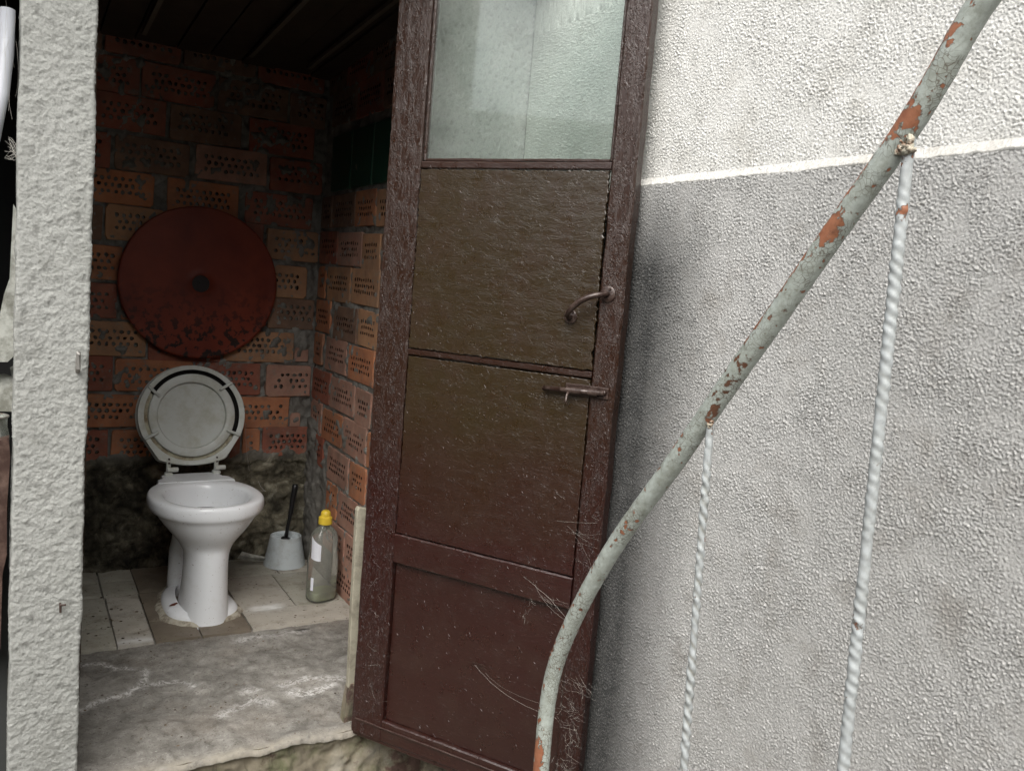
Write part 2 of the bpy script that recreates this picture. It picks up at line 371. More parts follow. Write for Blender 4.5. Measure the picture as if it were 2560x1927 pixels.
class MB:
    def __init__(s): s.V = []; s.F = []; s.mi = []
    def add(s, V, F, m=0):
        b = len(s.V); s.V += [tuple(v) for v in V]; s.F += [tuple(i+b for i in f) for f in F]; s.mi += [m]*len(F)
    def box(s, x0, x1, y0, y1, z0, z1, m=0, bev=0, jit=0):
        b = min(bev, (x1-x0)*.45, (y1-y0)*.45, (z1-z0)*.45)
        if b <= 0:
            V = [(x, y, z) for x in (x0, x1) for y in (y0, y1) for z in (z0, z1)]
            s.add(V, [(0, 1, 3, 2), (4, 6, 7, 5), (0, 4, 5, 1), (2, 3, 7, 6), (0, 2, 6, 4), (1, 5, 7, 3)], m); return
        import itertools
        V = []; ix = {}
        for c in itertools.product((0, 1), repeat=3):
            for ax in range(3):
                p = []
                for k, (lo, hi) in enumerate(((x0, x1), (y0, y1), (z0, z1))):
                    e = hi if c[k] else lo
                    if k != ax: e += -b if c[k] else b
                    p.append(e+random.uniform(-jit, jit))
                ix[(c, ax)] = len(V); V.append(p)
        F = []
        for ax in range(3):
            o1, o2 = [k for k in range(3) if k != ax]
            for side in (0, 1):
                q = []
                for a, bb in ((0, 0), (1, 0), (1, 1), (0, 1)):
                    c = [0, 0, 0]; c[ax] = side; c[o1] = a; c[o2] = bb; q.append(ix[(tuple(c), ax)])
                n_flip = (side == 1) == (ax != 1)
                F.append(tuple(q if n_flip else q[::-1]))
            for a in (0, 1):
                for bb in (0, 1):
                    c0 = [0, 0, 0]; c0[o1] = a; c0[o2] = bb; c1 = c0[:]; c1[ax] = 1
                    c0 = tuple(c0); c1 = tuple(c1)
                    F.append((ix[(c0, o1)], ix[(c1, o1)], ix[(c1, o2)], ix[(c0, o2)]))
        for c in itertools.product((0, 1), repeat=3):
            F.append(tuple(ix[(c, ax)] for ax in range(3)))
        s.add(V, F, m)
    def tube(s, pts, rad, n=12, m=0, cap=True):
        pts = [Vector(p) for p in pts]; V = []; F = []
        if not hasattr(rad, '__len__'): rad = [rad]*len(pts)
        ref = Vector((.31, .17, .93)).normalized()
        for i, p in enumerate(pts):
            t = (pts[min(i+1, len(pts)-1)]-pts[max(i-1, 0)]).normalized()
            a = t.cross(ref).normalized() if abs(t.dot(ref)) < .98 else t.cross(Vector((1, 0, 0))).normalized()
            b = t.cross(a)
            for k in range(n):
                an = 2*math.pi*k/n; V.append(p+rad[i]*(math.cos(an)*a+math.sin(an)*b))
        for i in range(len(pts)-1):
            for k in range(n):
                F.append((i*n+k, i*n+(k+1) % n, (i+1)*n+(k+1) % n, (i+1)*n+k))
        if cap: F.append(tuple(range(n))); F.append(tuple(range((len(pts)-1)*n, len(pts)*n))[::-1])
        s.add(V, F, m)
    def lathe(s, prof, n=32, c=(0, 0), m=0, sx=1, sy=1, p=2.0, cap=(True, True)):
        V = []; F = []
        for r, z in prof:
            for k in range(n):
                a = 2*math.pi*k/n; ca, sa = math.cos(a), math.sin(a)
                if p != 2.0:
                    q = (abs(ca)**p+abs(sa)**p)**(-1/p); ca *= q; sa *= q
                V.append((c[0]+r*sx*ca, c[1]+r*sy*sa, z))
        for i in range(len(prof)-1):
            for k in range(n): F.append((i*n+k, i*n+(k+1) % n, (i+1)*n+(k+1) % n, (i+1)*n+k))
        if cap[0]: F.append(tuple(range(n))[::-1])
        if cap[1]: F.append(tuple(range((len(prof)-1)*n, len(prof)*n)))
        s.add(V, F, m)
    def build(s, name, m, parent=None, smooth=False, recalc=True, loc=None):
        o = mesh(name, s.V, s.F, m, parent, smooth, None, s.mi if isinstance(m, (list, tuple)) else None, loc)
        if recalc:
            import bmesh
            bm = bmesh.new(); bm.from_mesh(o.data); bmesh.ops.recalc_face_normals(bm, faces=bm.faces); bm.to_mesh(o.data); bm.free()
        return o
def autosmooth(o, deg=35):
    me = o.data; me.polygons.foreach_set('use_smooth', [True]*len(me.polygons))
    me.set_sharp_from_angle(angle=math.radians(deg))

# band-limited numpy noise on a periodic square, unit variance
_nc = {}
def bandnoise(n, wl_cells, seed, width=.35):
    key = (n, wl_cells, seed, width)
    if key in _nc: return _nc[key]
    rs = np.random.RandomState(seed); a = np.fft.fft2(rs.randn(n, n))
    k = np.fft.fftfreq(n); kk = np.hypot(*np.meshgrid(k, k)); kk[0, 0] = 1e-6
    g = np.exp(-(np.log(kk*wl_cells)**2)/(2*width**2)); a *= g
    r = np.real(np.fft.ifft2(a)); r /= r.std(); _nc[key] = r; return r
def samp(fld, u, v, cell):
    n = fld.shape[0]; x = (u/cell) % n; y = (v/cell) % n
    i = np.floor(x).astype(int) % n; j = np.floor(y).astype(int) % n; fx = x-np.floor(x); fy = y-np.floor(y)
    i2 = (i+1) % n; j2 = (j+1) % n
    return (fld[i, j]*(1-fx)+fld[i2, j]*fx)*(1-fy)+(fld[i, j2]*(1-fx)+fld[i2, j2]*fx)*fy
NA = bandnoise(1024, 5.5, 1, .28)      # roughcast blobs, cell 1 mm -> use cell size to set scale
NB = bandnoise(1024, 10, 2, .5)
NL = bandnoise(512, 60, 3, .8)
NW = bandnoise(1024, 5.0, 21, .62)
NV = bandnoise(1024, 4.2, 22, .35)
def thrown(u, v, c=.00095):
    # thrown render: separate grains of unequal size on an uneven bed
    a = samp(NW, u, v*1.08, c); g_ = samp(NV, u+2.2, v+.9, c*1.9); l = samp(NL, u, v, .0035)
    return (np.clip(a, -1.1, 2.4)*.55+np.clip(g_-.35, 0, 2)*.62)*(1+.22*l)+.10*l
def roughcast(u, v, s=1.0):
    a = samp(NA, u, v*1.0, .0013*s); b = samp(NB, u+3.3, v+1.7, .0013*s*1.3); l = samp(NL, u, v, .003)
    h = np.abs(a)**.8*.62+b*.42
    h = h*(1+.25*l)
    return h
def arr(*segs):
    out = []
    for a, b, st in segs: out.append(np.arange(a, b-1e-9, st))
    out.append([segs[-1][1]]); return np.concatenate(out)

# ------------------------------------------------------------------ ground
P = np.zeros((41, 41, 3)); gx = np.linspace(-1, 1, 41)
gx = np.sign(gx)*np.abs(gx)**3*120
P[..., 0], P[..., 1] = np.meshgrid(gx, gx, indexing='ij'); P[..., 2] = -.32
g = gridmesh('ground', P, MAT['yard']); g['kind'] = 'structure'

# ------------------------------------------------------------------ roughcast wall on the right, with its sloped ledge
XW, ZL = 1.105, 1.352
wall = thing('stucco_wall', 'tall grey roughcast wall with whitewashed ledge behind the rusty railing', 'wall', (XW, 0, -.32))
wall_off = Vector((-XW, 0, .32))
def wall_grid(name, ys, zs, X, m, amp, normal_fn=None, s=1.0, parent=wall, shade_grime=False):
    Y, Zz = np.meshgrid(ys, zs, indexing='ij')
    h = thrown(Y, Zz)
    Pp = np.stack([np.full_like(Y, X)-amp*h, Y, Zz], -1)
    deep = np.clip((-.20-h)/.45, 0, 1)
    at = {'deep': deep}
    if shade_grime:
        at['mould'] = np.clip((Y-1.150+.010*h)/.19, 0, 1)*np.clip((ZL+.02-Zz)/.22+.15, 0, 1)  # gradient deepens towards the door: painted shade, partly dirt
    o = gridmesh(name, Pp, m, parent, True, at); o.location = wall_off; return o
ys = arr((-3.0, .46, .02), (.46, 1.50, .0016), (1.50, 1.93, .004))
zl = arr((-.32, .05, .02), (.05, ZL, .0016))
wall_grid('lower_coat', ys, zl, XW, MAT['wall_low'], .0017, s=.56, shade_grime=True)
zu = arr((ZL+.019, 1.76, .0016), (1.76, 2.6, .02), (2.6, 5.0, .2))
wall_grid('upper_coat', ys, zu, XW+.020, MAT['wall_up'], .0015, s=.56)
# ledge: chamfer between the two
YY, TT = np.meshgrid(ys, np.linspace(0, 1, 9), indexing='ij')
hh = thrown(YY, TT*.03+4.0)
wob = .0016*samp(NL, YY, YY*0, .012)+.0007*samp(NB, YY, YY*0, .004)
Pl = np.stack([XW-.0005+.0205*TT**.9-.0016*hh*np.sin(np.clip(TT*1.2,0,1)*math.pi/2)-.001*np.sin(TT*math.pi), YY, ZL-.001+.021*TT+wob*(1-TT)], -1)
Pl[:, 0, 0] += .006; Pl[:, 0, 2] -= .002
o = gridmesh('ledge', Pl, MAT['ledge'], wall, True, {'deep': np.clip(-hh, 0, .3)}); o.location = wall_off
b = MB(); b.box(XW+.03, XW+.30, -3.0, 3.4, -.32, 5.0); o = b.build('wall_core', MAT['wall_low'], wall); o.location = wall_off
# a scrap of dead twig hanging off the ledge line near the door
# ------------------------------------------------------------------ facade strip between door hinge and wall corner
fac = thing('facade_wall', 'narrow roughcast wall strip seen through the dusty glass behind the door', 'wall', (.78, 1.95, -.32))
xs = arr((.79, XW+.02, .004)); zs2 = arr((-.32, 2.0, .005))
Xg, Zg = np.meshgrid(xs, zs2, indexing='ij'); h = roughcast(Xg+9, Zg, 1.2)
o = gridmesh('stucco_coat', np.stack([Xg, 1.935-.002*h, Zg], -1), MAT['wall_low'], fac, True, {'deep': np.clip((.1-h)/.8, 0, 1)})
o.location = (-.78, -1.95, .32)
b = MB(); b.box(.815, XW+.02, 1.945, 2.06, -.32, 2.05); o = b.build('wall_core', MAT['step_face'], fac); o.location = (-.78, -1.95, .32)

# ------------------------------------------------------------------ stuccoed pillar (end of the partition wall)
pil = thing('stucco_pillar', 'cream roughcast pillar standing at the left of the open doorway', 'pillar', (.06, 1.85, -.32))
x0, x1, yf, yb = 0.001, .127, 1.852, 3.25
path = []; nrm = []; col = []
def seg(a, b_, n, step):
    L = math.dist(a, b_); k = max(2, int(L/step))
    for i in range(k):
        t = i/k; path.append((a[0]+(b_[0]-a[0])*t, a[1]+(b_[1]-a[1])*t)); nrm.append(n)
def arc(cx, cy, r, a0, a1, k):
    for i in range(k):
        a = math.radians(a0+(a1-a0)*i/k); path.append((cx+r*math.cos(a), cy+r*math.sin(a))); nrm.append((math.cos(a), math.sin(a)))
rr = .006
seg((x0, yb), (x0, yf+.15), (-1, 0), .03); seg((x0, yf+.15), (x0, yf+rr), (-1, 0), .005)
arc(x0+rr, yf+rr, rr, 180, 270, 5)
seg((x0+rr, yf), (x1-rr, yf), (0, -1), .002)
arc(x1-rr, yf+rr, rr, 270, 360, 5)
seg((x1, yf+rr), (x1, yf+.15), (1, 0), .005); seg((x1, yf+.15), (x1, yb), (1, 0), .03); path.append((x1, yb)); nrm.append((1, 0))
path = np.array(path); nrm = np.array(nrm)
sarc = np.concatenate([[0], np.cumsum(np.hypot(*np.diff(path, axis=0).T))])
zp = arr((-.32, .0, .02), (.0, 1.72, .0021), (1.72, 1.90, .02))
Sg, Zg = np.meshgrid(sarc, zp, indexing='ij'); h = np.clip(samp(NB, Sg+20, Zg, .0016), -.4, 2.2)*.55+.28*samp(NA, Sg, Zg, .0012)+.45*samp(NB, Sg, Zg*1.2, .0042)
wob = .0010*samp(NL, Zg, Zg*0+.5, .006)
PX = path[:, 0][:, None]+nrm[:, 0][:, None]*(.0008*h+wob); PY = path[:, 1][:, None]+nrm[:, 1][:, None]*(.0011*h)
o = gridmesh('stucco_coat', np.stack([PX, PY, Zg], -1), MAT['pillar'], pil, True, {'deep': np.clip((-.45-h)/.8, 0, 1)})
o.location = (-.06, -1.85, .32)
b = MB(); b.box(.01, .118, 1.87, 3.24, -.32, 1.9); o = b.build('pillar_core', MAT['pillar'], pil); o.location = (-.06, -1.85, .32)
b = MB(); b.box(.129, .136, 1.97, 3.23, -.02, 1.9); o = b.build('inner_coat', MAT['dampwood'], pil); o.location = (-.06, -1.85, .32)  # unseen dark sheet added to cut bounce light inside the closet
b = MB(); b.tube([(.108, 1.862, .893), (.108, 1.838, .893), (.108, 1.833, .898), (.108, 1.833, .926), (.108, 1.838, .929)], .0043, 8)
o = b.build('latch_hook', MAT['steel'], None); autosmooth(o); tag(o, 'small bent steel latch hook set in the cream pillar', 'hook')
b = MB(); b.tube([(.088, 1.86, .420), (.088, 1.842, .420), (.098, 1.840, .421)], .0025, 6); b.tube([(.088, 1.842, .420), (.0885, 1.841, .405)], .0022, 6)
o = b.build('bent_nail', MAT['screw'], None); tag(o, 'short dark bent nail low on the cream pillar', 'nail')

# ------------------------------------------------------------------ concrete step / threshold
step = thing('concrete_step', 'worn grey concrete doorstep with white streaks below the toilet', 'step', (.45, 2.2, -.32))
sx = arr((.08, 1.03, .005)); sy = np.concatenate([[1.8949], arr((1.895, 2.60, .005))]); SX, SY = np.meshgrid(sx, sy, indexing='ij')
lines = [[(.158, 2.228), (.195, 2.249), (.228, 2.259), (.26, 2.265), (.288, 2.297), (.307, 2.285)],
         [(.306, 2.313), (.345, 2.295), (.379, 2.302), (.412, 2.282), (.427, 2.252)], [(.325, 2.396), (.323, 2.347), (.312, 2.323)],
         [(.16, 2.48), (.231, 2.473), (.256, 2.426), (.294, 2.416)], [(.641, 2.181), (.698, 2.192), (.734, 2.187), (.804, 2.161)],
         [(.663, 2.132), (.691, 2.106), (.764, 2.131)], [(.465, 2.075), (.502, 2.096), (.558, 2.126), (.587, 2.093)], [(.549, 2.187), (.575, 2.169)],
         [(.60, 2.50), (.80, 2.515)]]
def distpl(X, Y, pl):
    d = np.full(X.shape, 9.)
    for (ax, ay), (bx, by) in zip(pl[:-1], pl[1:]):
        t = np.clip(((X-ax)*(bx-ax)+(Y-ay)*(by-ay))/((bx-ax)**2+(by-ay)**2), 0, 1)
        d = np.minimum(d, np.hypot(X-ax-t*(bx-ax), Y-ay-t*(by-ay)))
    return d
st = np.zeros(SX.shape)
for k, pl in enumerate(lines):
    w = .010 if k < 4 else .020; amp = 1 if k < 6 else .7
    st = np.maximum(st, amp*np.exp(-(distpl(SX, SY, pl)/w)**2))
edge = np.exp(-((SY-1.895)/.02)**2)
hz = .0007*samp(NB, SX, SY, .006)+.0022*samp(NL, SX, SY, .004)-.006*np.clip((1.93-SY)/.035, 0, 1)**2
hz[:, 0] -= .013
ypos = SY+np.where(SY < 1.9, 1, 0)*(.0011*samp(NB, SX, SX*0, .004)+.0007*samp(NA, SX, SX*0, .002))
o = gridmesh('slab', np.stack([SX, ypos, hz], -1), MAT['concrete'], step, True, {'streak': st, 'edge': edge}); o.location = (-.45, -2.2, .32)
# rough front face under the nosing
fx = arr((-.02, 1.12, .006)); fz = np.linspace(0, 1, 60); FX, FZ = np.meshgrid(fx, fz, indexing='ij')
hf = .0028*samp(NB, FX, FZ*.33+2, .006)+.0012*samp(NA, FX, FZ*.33, .004)
yt = 1.900+.0011*samp(NB, FX, FX*0, .004)
fy = yt*(1-np.clip(FZ*8, 0, 1))+np.clip(FZ*8, 0, 1)*(1.912+hf-.05*FZ)
o = gridmesh('rough_face', np.stack([FX, fy, -.0065-.312*FZ], -1), MAT['step_face'], step, True); o.location = (-.45, -2.2, .32)

# floor of the closet under the tiles and the tiles themselves
flx = arr((.10, 1.02, .012)); fly = arr((2.52, 3.30, .012)); FX, FY = np.meshgrid(flx, fly, indexing='ij')
fl = gridmesh('floor', np.stack([FX, FY, -.001+.0012*samp(NB, FX, FY, .01)], -1), MAT['concrete'], None, True, {'streak': np.zeros(FX.shape), 'edge': np.zeros(FX.shape)})
fl['kind'] = 'structure'
def tile(x0, x1, y0, y1, m, worn=None, zt=.010):
    nx = max(2, int((x1-x0)/.02)); ny = max(2, int((y1-y0)/.02))
    X, Y = np.meshgrid(np.linspace(x0, x1, nx+1), np.linspace(y0, y1, ny+1), indexing='ij')
    Zt = zt+.0006*samp(NB, X, Y, .01)
    e = np.zeros(X.shape, bool); e[0] = e[-1] = True; e[:, 0] = e[:, -1] = True
    Zt = np.where(e, Zt-.0018, Zt)
    Xo = np.pad(X, 1, 'edge'); Yo = np.pad(Y, 1, 'edge'); Zo = np.pad(Zt, 1, 'edge'); m2 = np.ones(Xo.shape, bool); m2[1:-1, 1:-1] = False
    Zo = np.where(m2, -.004, Zo)
    wf = np.zeros(Xo.shape) if worn is None else np.exp(-((Xo-worn[0])/worn[2])**4-((Yo-worn[1])/worn[3])**4)
    return gridmesh('tile', np.stack([Xo, Yo, Zo], -1), m, fl, False, {'worn': wf})
ta, tb = MAT['tile_a'], MAT['tile_b']
MAT['tile_c'] = m_tile('stained_tile', (.13, .105, .08), (.21, .18, .14))
for a in [(.374, .50, 2.552, 2.70, MAT['tile_c']), (.505, .650, 2.552, 2.70, MAT['tile_c']), (.374, .50, 2.704, 2.96, MAT['tile_c']), (.505, .650, 2.704, 2.96, MAT['tile_c']), (.376, .650, 2.964, 3.24, MAT['tile_c']),
          (.12, .268, 2.552, 2.70, ta), (.12, .266, 2.703, 2.955, ta), (.12, .262, 2.958, 3.10, ta), (.12, .262, 3.103, 3.24, ta),
          (.272, .368, 2.552, 2.640, tb), (.272, .368, 2.643, 2.955, tb), (.268, .372, 2.958, 3.10, ta), (.268, .372, 3.103, 3.24, ta),
          (.655, 1.0, 2.552, 2.695, tb), (.655, .830, 2.699, 3.02, tb), (.834, 1.0, 2.699, 3.02, ta), (.655, .86, 3.024, 3.24, ta), (.864, 1.0, 3.024, 3.24, tb)]:
    worn = (.735, 2.705, .055, .028) if a[0] == .655 and a[2] < 2.8 else ((.31, 2.575, .07, .02) if a[0] == .272 and a[2] < 2.6 else None)
    tile(*a, worn=worn)

# ------------------------------------------------------------------ brick walls of the closet
YB, XR = 3.235, 1.015
bw = thing('brick_wall', 'back wall of holed orange bricks over mouldy plaster behind the toilet', 'wall', (.55, YB, 0))
X, Zg = np.meshgrid(arr((.09, 1.04, .006)), arr((-.01, 2.0, .006)), indexing='ij')
low = np.clip((.44-Zg)/.05, 0, 1)
h = .0045*samp(NB, X, Zg, .006)+.004*samp(NL, X, Zg, .005)+.0015*samp(NA, X, Zg, .003)
crack = np.exp(-((Zg-.385-.010*samp(NB, X, X*0, .012))/.004)**2)*(X > .68)*low
Yg = YB-.004-h-low*.022+crack*.014
right_damp = np.clip((X-.62)/.12, 0, 1)
mold = low*np.clip(1.15-right_damp*.95+.45*samp(NL, X, Zg, .004)-1.0*np.clip((Zg-.24)/.15, 0, 1)*right_damp, 0, 1)
o = gridmesh('mortar', np.stack([X, Yg, Zg], -1), MAT['mortar'], bw, True, {'damp': low, 'mold': mold}); o.location = (-.55, -YB, 0)
sw = thing('brick_wall', 'side wall of holed bricks with cracked joints beside the bottle', 'wall', (XR, 2.6, 0))
Yw, Zg = np.meshgrid(arr((1.96, 3.26, .007)), arr((-.01, 2.0, .007)), indexing='ij')
h = .003*samp(NB, Yw+5, Zg, .006)+.002*samp(NL, Yw+5, Zg, .005)
corner = np.clip((Yw-3.02-.22*(Zg-.1))/.06, 0, 1)*(Zg < .56)
lowm = np.clip((.05-Zg)/.03, 0, 1)
o = gridmesh('mortar', np.stack([XR-.003-h-corner*.016, Yw, Zg], -1), MAT['mortar'], sw, True, {'damp': lowm*.5, 'mold': corner*.15+lowm*.3}); o.location = (-XR, -2.6, 0)

def brick_mesh(L, H=.117, dep=.028, seed=0, holes=True, m=None, rounded=.006, hx0=.022, small=1.0, cutl=False, cutr=False):
    rs = random.Random(seed); B = MB(); r = rounded
    j = lambda a=.0012: rs.uniform(-a, a)
    # rounded outline, counter-clockwise seen from the front (-Y)
    out = []
    for cx, cz, a0 in ((L/2-r, H/2-r, 0), (-L/2+r, H/2-r, 90), (-L/2+r, -H/2+r, 180), (L/2-r, -H/2+r, 270)):
        rc = r*rs.uniform(.5, 1.6)
        for k in range(4):
            a = math.radians(a0+30*k); out.append((cx+r*math.cos(a)+j(.0024), cz+r*math.sin(a)+j(.0024)))
    n = len(out)
    xa = -L/2+(hx0 if not cutl else .006); xb = L/2-(hx0 if not cutr else .006)
    hz = .066*small; zc = .002+j(.004)
    za, zb = zc-hz/2, zc+hz/2
    if not holes:
        V = [(x, 0, z) for x, z in out]; B.add(V, [tuple(range(n))])
    else:
        inner = [(xb, zb), (xa, zb), (xa, za), (xb, za)]
        V = [(x, 0, z) for x, z in out]+[(x, 0, z) for x, z in inner]
        F = []
        for q in range(4):   # corner fans and side quads
            i0 = q*4
            F.append((n+q, i0, i0+1, i0+2, i0+3))
            F.append((n+q, i0+3, (i0+4) % n, n+(q+1) % 4))
        B.add(V, F)
        rows = 3; pitch = .0222*small; Lz = hz/rows
        W_ = xb-xa; nc = max(1, int(round(W_/pitch)))
        for ri in range(rows):
            ks = nc if ri % 2 == 0 else nc-1
            ks = max(ks, 1)
            off = 0 if ri % 2 == 0 else pitch/2
            cw = W_/nc; xs_ = [xa+cw*k for k in range(nc+1)]
            if ri % 2 == 1 and nc > 1: xs_ = [xa]+[xa+cw*(k+.5) for k in range(nc)]+[xb]
            z0, z1 = za+ri*Lz, za+(ri+1)*Lz
            for k in range(len(xs_)-1):
                c0, c1 = xs_[k], xs_[k+1]
                if c1-c0 < cw*.7:
                    B.add([(c0, 0, z0), (c1, 0, z0), (c1, 0, z1), (c0, 0, z1)], [(0, 1, 2, 3)]); continue
                if rs.random() < .03:
                    B.add([(c0, 0, z0), (c1, 0, z0), (c1, 0, z1), (c0, 0, z1)], [(0, 1, 2, 3)]); continue
                hxr = .0071*small*rs.uniform(.8, 1.12); hzr = .0073*small*rs.uniform(.8, 1.15); cx = (c0+c1)/2+j(.0016); cz = (z0+z1)/2+j(.0014)
                sq = [(c1, (z0+z1)/2), (c1, z1), ((c0+c1)/2, z1), (c0, z1), (c0, (z0+z1)/2), (c0, z0), ((c0+c1)/2, z0), (c1, z0)]
                V = [(x, 0, z) for x, z in sq]
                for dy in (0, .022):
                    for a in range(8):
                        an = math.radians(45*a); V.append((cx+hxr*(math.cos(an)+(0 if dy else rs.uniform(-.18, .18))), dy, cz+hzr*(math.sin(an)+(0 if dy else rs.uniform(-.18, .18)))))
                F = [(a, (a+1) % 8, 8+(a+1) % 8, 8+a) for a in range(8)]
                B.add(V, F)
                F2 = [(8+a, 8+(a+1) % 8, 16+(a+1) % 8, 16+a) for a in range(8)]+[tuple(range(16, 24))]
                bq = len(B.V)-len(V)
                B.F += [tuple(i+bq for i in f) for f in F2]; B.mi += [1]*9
    # sides: small chamfer then back
    V = [(x, 0, z) for x, z in out]+[(x*(1+.004/L), .0022, z*(1+.004/H)) for x, z in out]+[(x*(1+.004/L), dep, z*(1+.004/H)) for x, z in out]
    B.add(V, [(k, (k+1) % n, n+(k+1) % n, n+k) for k in range(n)]+[(n+k, n+(k+1) % n, 2*n+(k+1) % n, 2*n+k) for k in range(n)])
    me = bpy.data.meshes.new('brick'); me.from_pydata([tuple(v) for v in B.V], [], B.F)
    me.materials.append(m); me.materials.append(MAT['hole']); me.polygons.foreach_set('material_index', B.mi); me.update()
    return me
rb = random.Random(11)
# (x0, x1, z centre, colour, holes); the tilt of each course is carried in the z values
back = [
 (.12, .235, 1.845, 4), (.245, .480, 1.850, 2), (.490, .735, 1.852, 4), (.745, .99, 1.85, 2),
 (.12, .352, 1.723, 2), (.361, .598, 1.724, 2), (.610, .858, 1.723, 4), (.868, 1.0, 1.715, 4),
 (.12, .205, 1.600, 4), (.212, .440, 1.604, 2), (.453, .695, 1.602, 4), (.725, .962, 1.600, 2),
 (.12, .270, 1.470, 2), (.285, .520, 1.474, 4), (.543, .793, 1.480, 3), (.805, 1.0, 1.475, 2),
 (.17, .410, 1.356, 0), (.455, .695, 1.352, 0), (.722, .970, 1.342, 2),
 (.262, .500, 1.236, 1), (.512, .790, 1.225, 2), (.806, 1.0, 1.216, 1), (.12, .25, 1.23, 4),
 (.12, .320, 1.098, 0), (.332, .565, 1.095, 2), (.575, .700, 1.095, 0), (.712, .962, 1.080, 1),
 (.12, .305, .968, 2), (.318, .560, .965, 0), (.572, .815, .962, 2), (.826, 1.0, .960, 4),
 (.15, .402, .838, 1), (.412, .658, .822, 2), (.668, .926, .830, 1),
 (.12, .296, .716, 2), (.306, .560, .712, 0), (.570, .806, .704, 2), (.828, 1.0, .702, 3),
 (.148, .395, .585, 0), (.405, .655, .582, 2), (.668, .922, .577, 0),
 (.12, .290, .458, 2), (.300, .540, .456, 0), (.552, .742, .455, 2), (.752, .815, .458, 0), (.824, 1.0, .466, 2)]
k = 0
for x0_, x1_, zc, ci in back:
    k += 1; L = x1_-x0_-.003
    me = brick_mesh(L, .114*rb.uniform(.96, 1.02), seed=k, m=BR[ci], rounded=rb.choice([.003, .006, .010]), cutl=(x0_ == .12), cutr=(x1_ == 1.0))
    o = link_obj('brick', me, bw, ((x0_+x1_)/2-.55, -.010-rb.uniform(0, .004), zc)); o.rotation_euler = (rb.uniform(-.02, .02), rb.uniform(-.008, .008), rb.uniform(-.015, .015))
for x0_, x1_, zc in ((.934, .984, .803), (.930, .968, .548)):
    k += 1; me = brick_mesh(x1_-x0_, .05, seed=k, m=BR[3], holes=False, rounded=.008)
    link_obj('brick', me, bw, ((x0_+x1_)/2-.55, -.012, zc))
side = [
 # y0, y1, zc, colour
 (2.50, 2.645, 1.345, 1), (2.655, 2.850, 1.350, 0), (2.86, 3.09, 1.350, 4), (3.10, 3.22, 1.350, 4),
 (2.42, 2.585, 1.205, 4), (2.591, 2.755, 1.204, 1), (2.765, 3.005, 1.213, 3), (3.02, 3.22, 1.22, 2), (2.2, 2.41, 1.205, 0),
 (2.33, 2.575, 1.085, 1), (2.584, 2.838, 1.087, 1), (2.860, 3.105, 1.088, 1), (3.135, 3.225, 1.090, 0),
 (2.33, 2.56, .950, 3), (2.572, 2.755, .952, 1), (2.768, 3.010, .950, 4), (3.055, 3.225, .962, 0),
 (2.33, 2.575, .828, 0), (2.588, 2.828, .826, 0), (2.850, 3.080, .830, 3), (3.122, 3.225, .836, 0),
 (2.33, 2.55, .690, 3), (2.585, 2.730, .688, 3), (2.745, 3.002, .695, 3), (3.012, 3.225, .700, 2),
 (2.33, 2.595, .562, 0), (2.608, 2.840, .565, 3), (2.856, 3.075, .566, 0), (3.090, 3.225, .575, 3),
 (2.33, 2.575, .428, 3), (2.590, 2.745, .430, 0), (2.760, 2.985, .434, 3), (3.05, 3.175, .452, 2),
 (2.33, 2.610, .300, 3), (2.620, 2.845, .302, 3), (2.862, 2.98, .305, 0),
 (2.33, 2.50, .175, 2), (2.51, 2.745, .175, 3), (2.755, 2.985, .175, 3),
 (2.33, 2.605, .055, 3), (2.615, 2.85, .055, 3),
 (2.40, 2.645, 1.72, 4), (2.655, 2.90, 1.72, 2), (2.91, 3.16, 1.72, 4), (2.30, 2.52, 1.845, 4), (2.53, 2.77, 1.845, 4), (2.78, 3.02, 1.845, 2), (3.03, 3.22, 1.845, 4)]
for y0_, y1_, zc, ci in side:
    k += 1; L = y1_-y0_-.004
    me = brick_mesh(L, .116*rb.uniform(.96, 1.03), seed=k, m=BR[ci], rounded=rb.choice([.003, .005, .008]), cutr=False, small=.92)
    o = link_obj('brick', me, sw, (-.007-rb.uniform(0, .003), (y0_+y1_)/2-2.6, zc)); o.rotation_euler = (rb.uniform(-.015, .015), rb.uniform(-.010, .010), math.radians(-90)+rb.uniform(-.006, .006))
# bottle-green glass blocks set in the side wall
gw = []
for y0_, y1_ in ((2.50, 2.700), (2.706, 2.910), (2.916, 3.125)):
    b = MB(); b.box(XR-.012-XR, .01, y0_-2.6, y1_-2.6, 1.424, 1.625, bev=.004); b.build('glass_block', MAT['green'], sw)
b = MB()
for y in (2.703, 2.913): b.box(-.010, .0, y-.0032-2.6, y+.0032-2.6, 1.424, 1.625)
b.build('block_joint', MAT['seam'], sw)

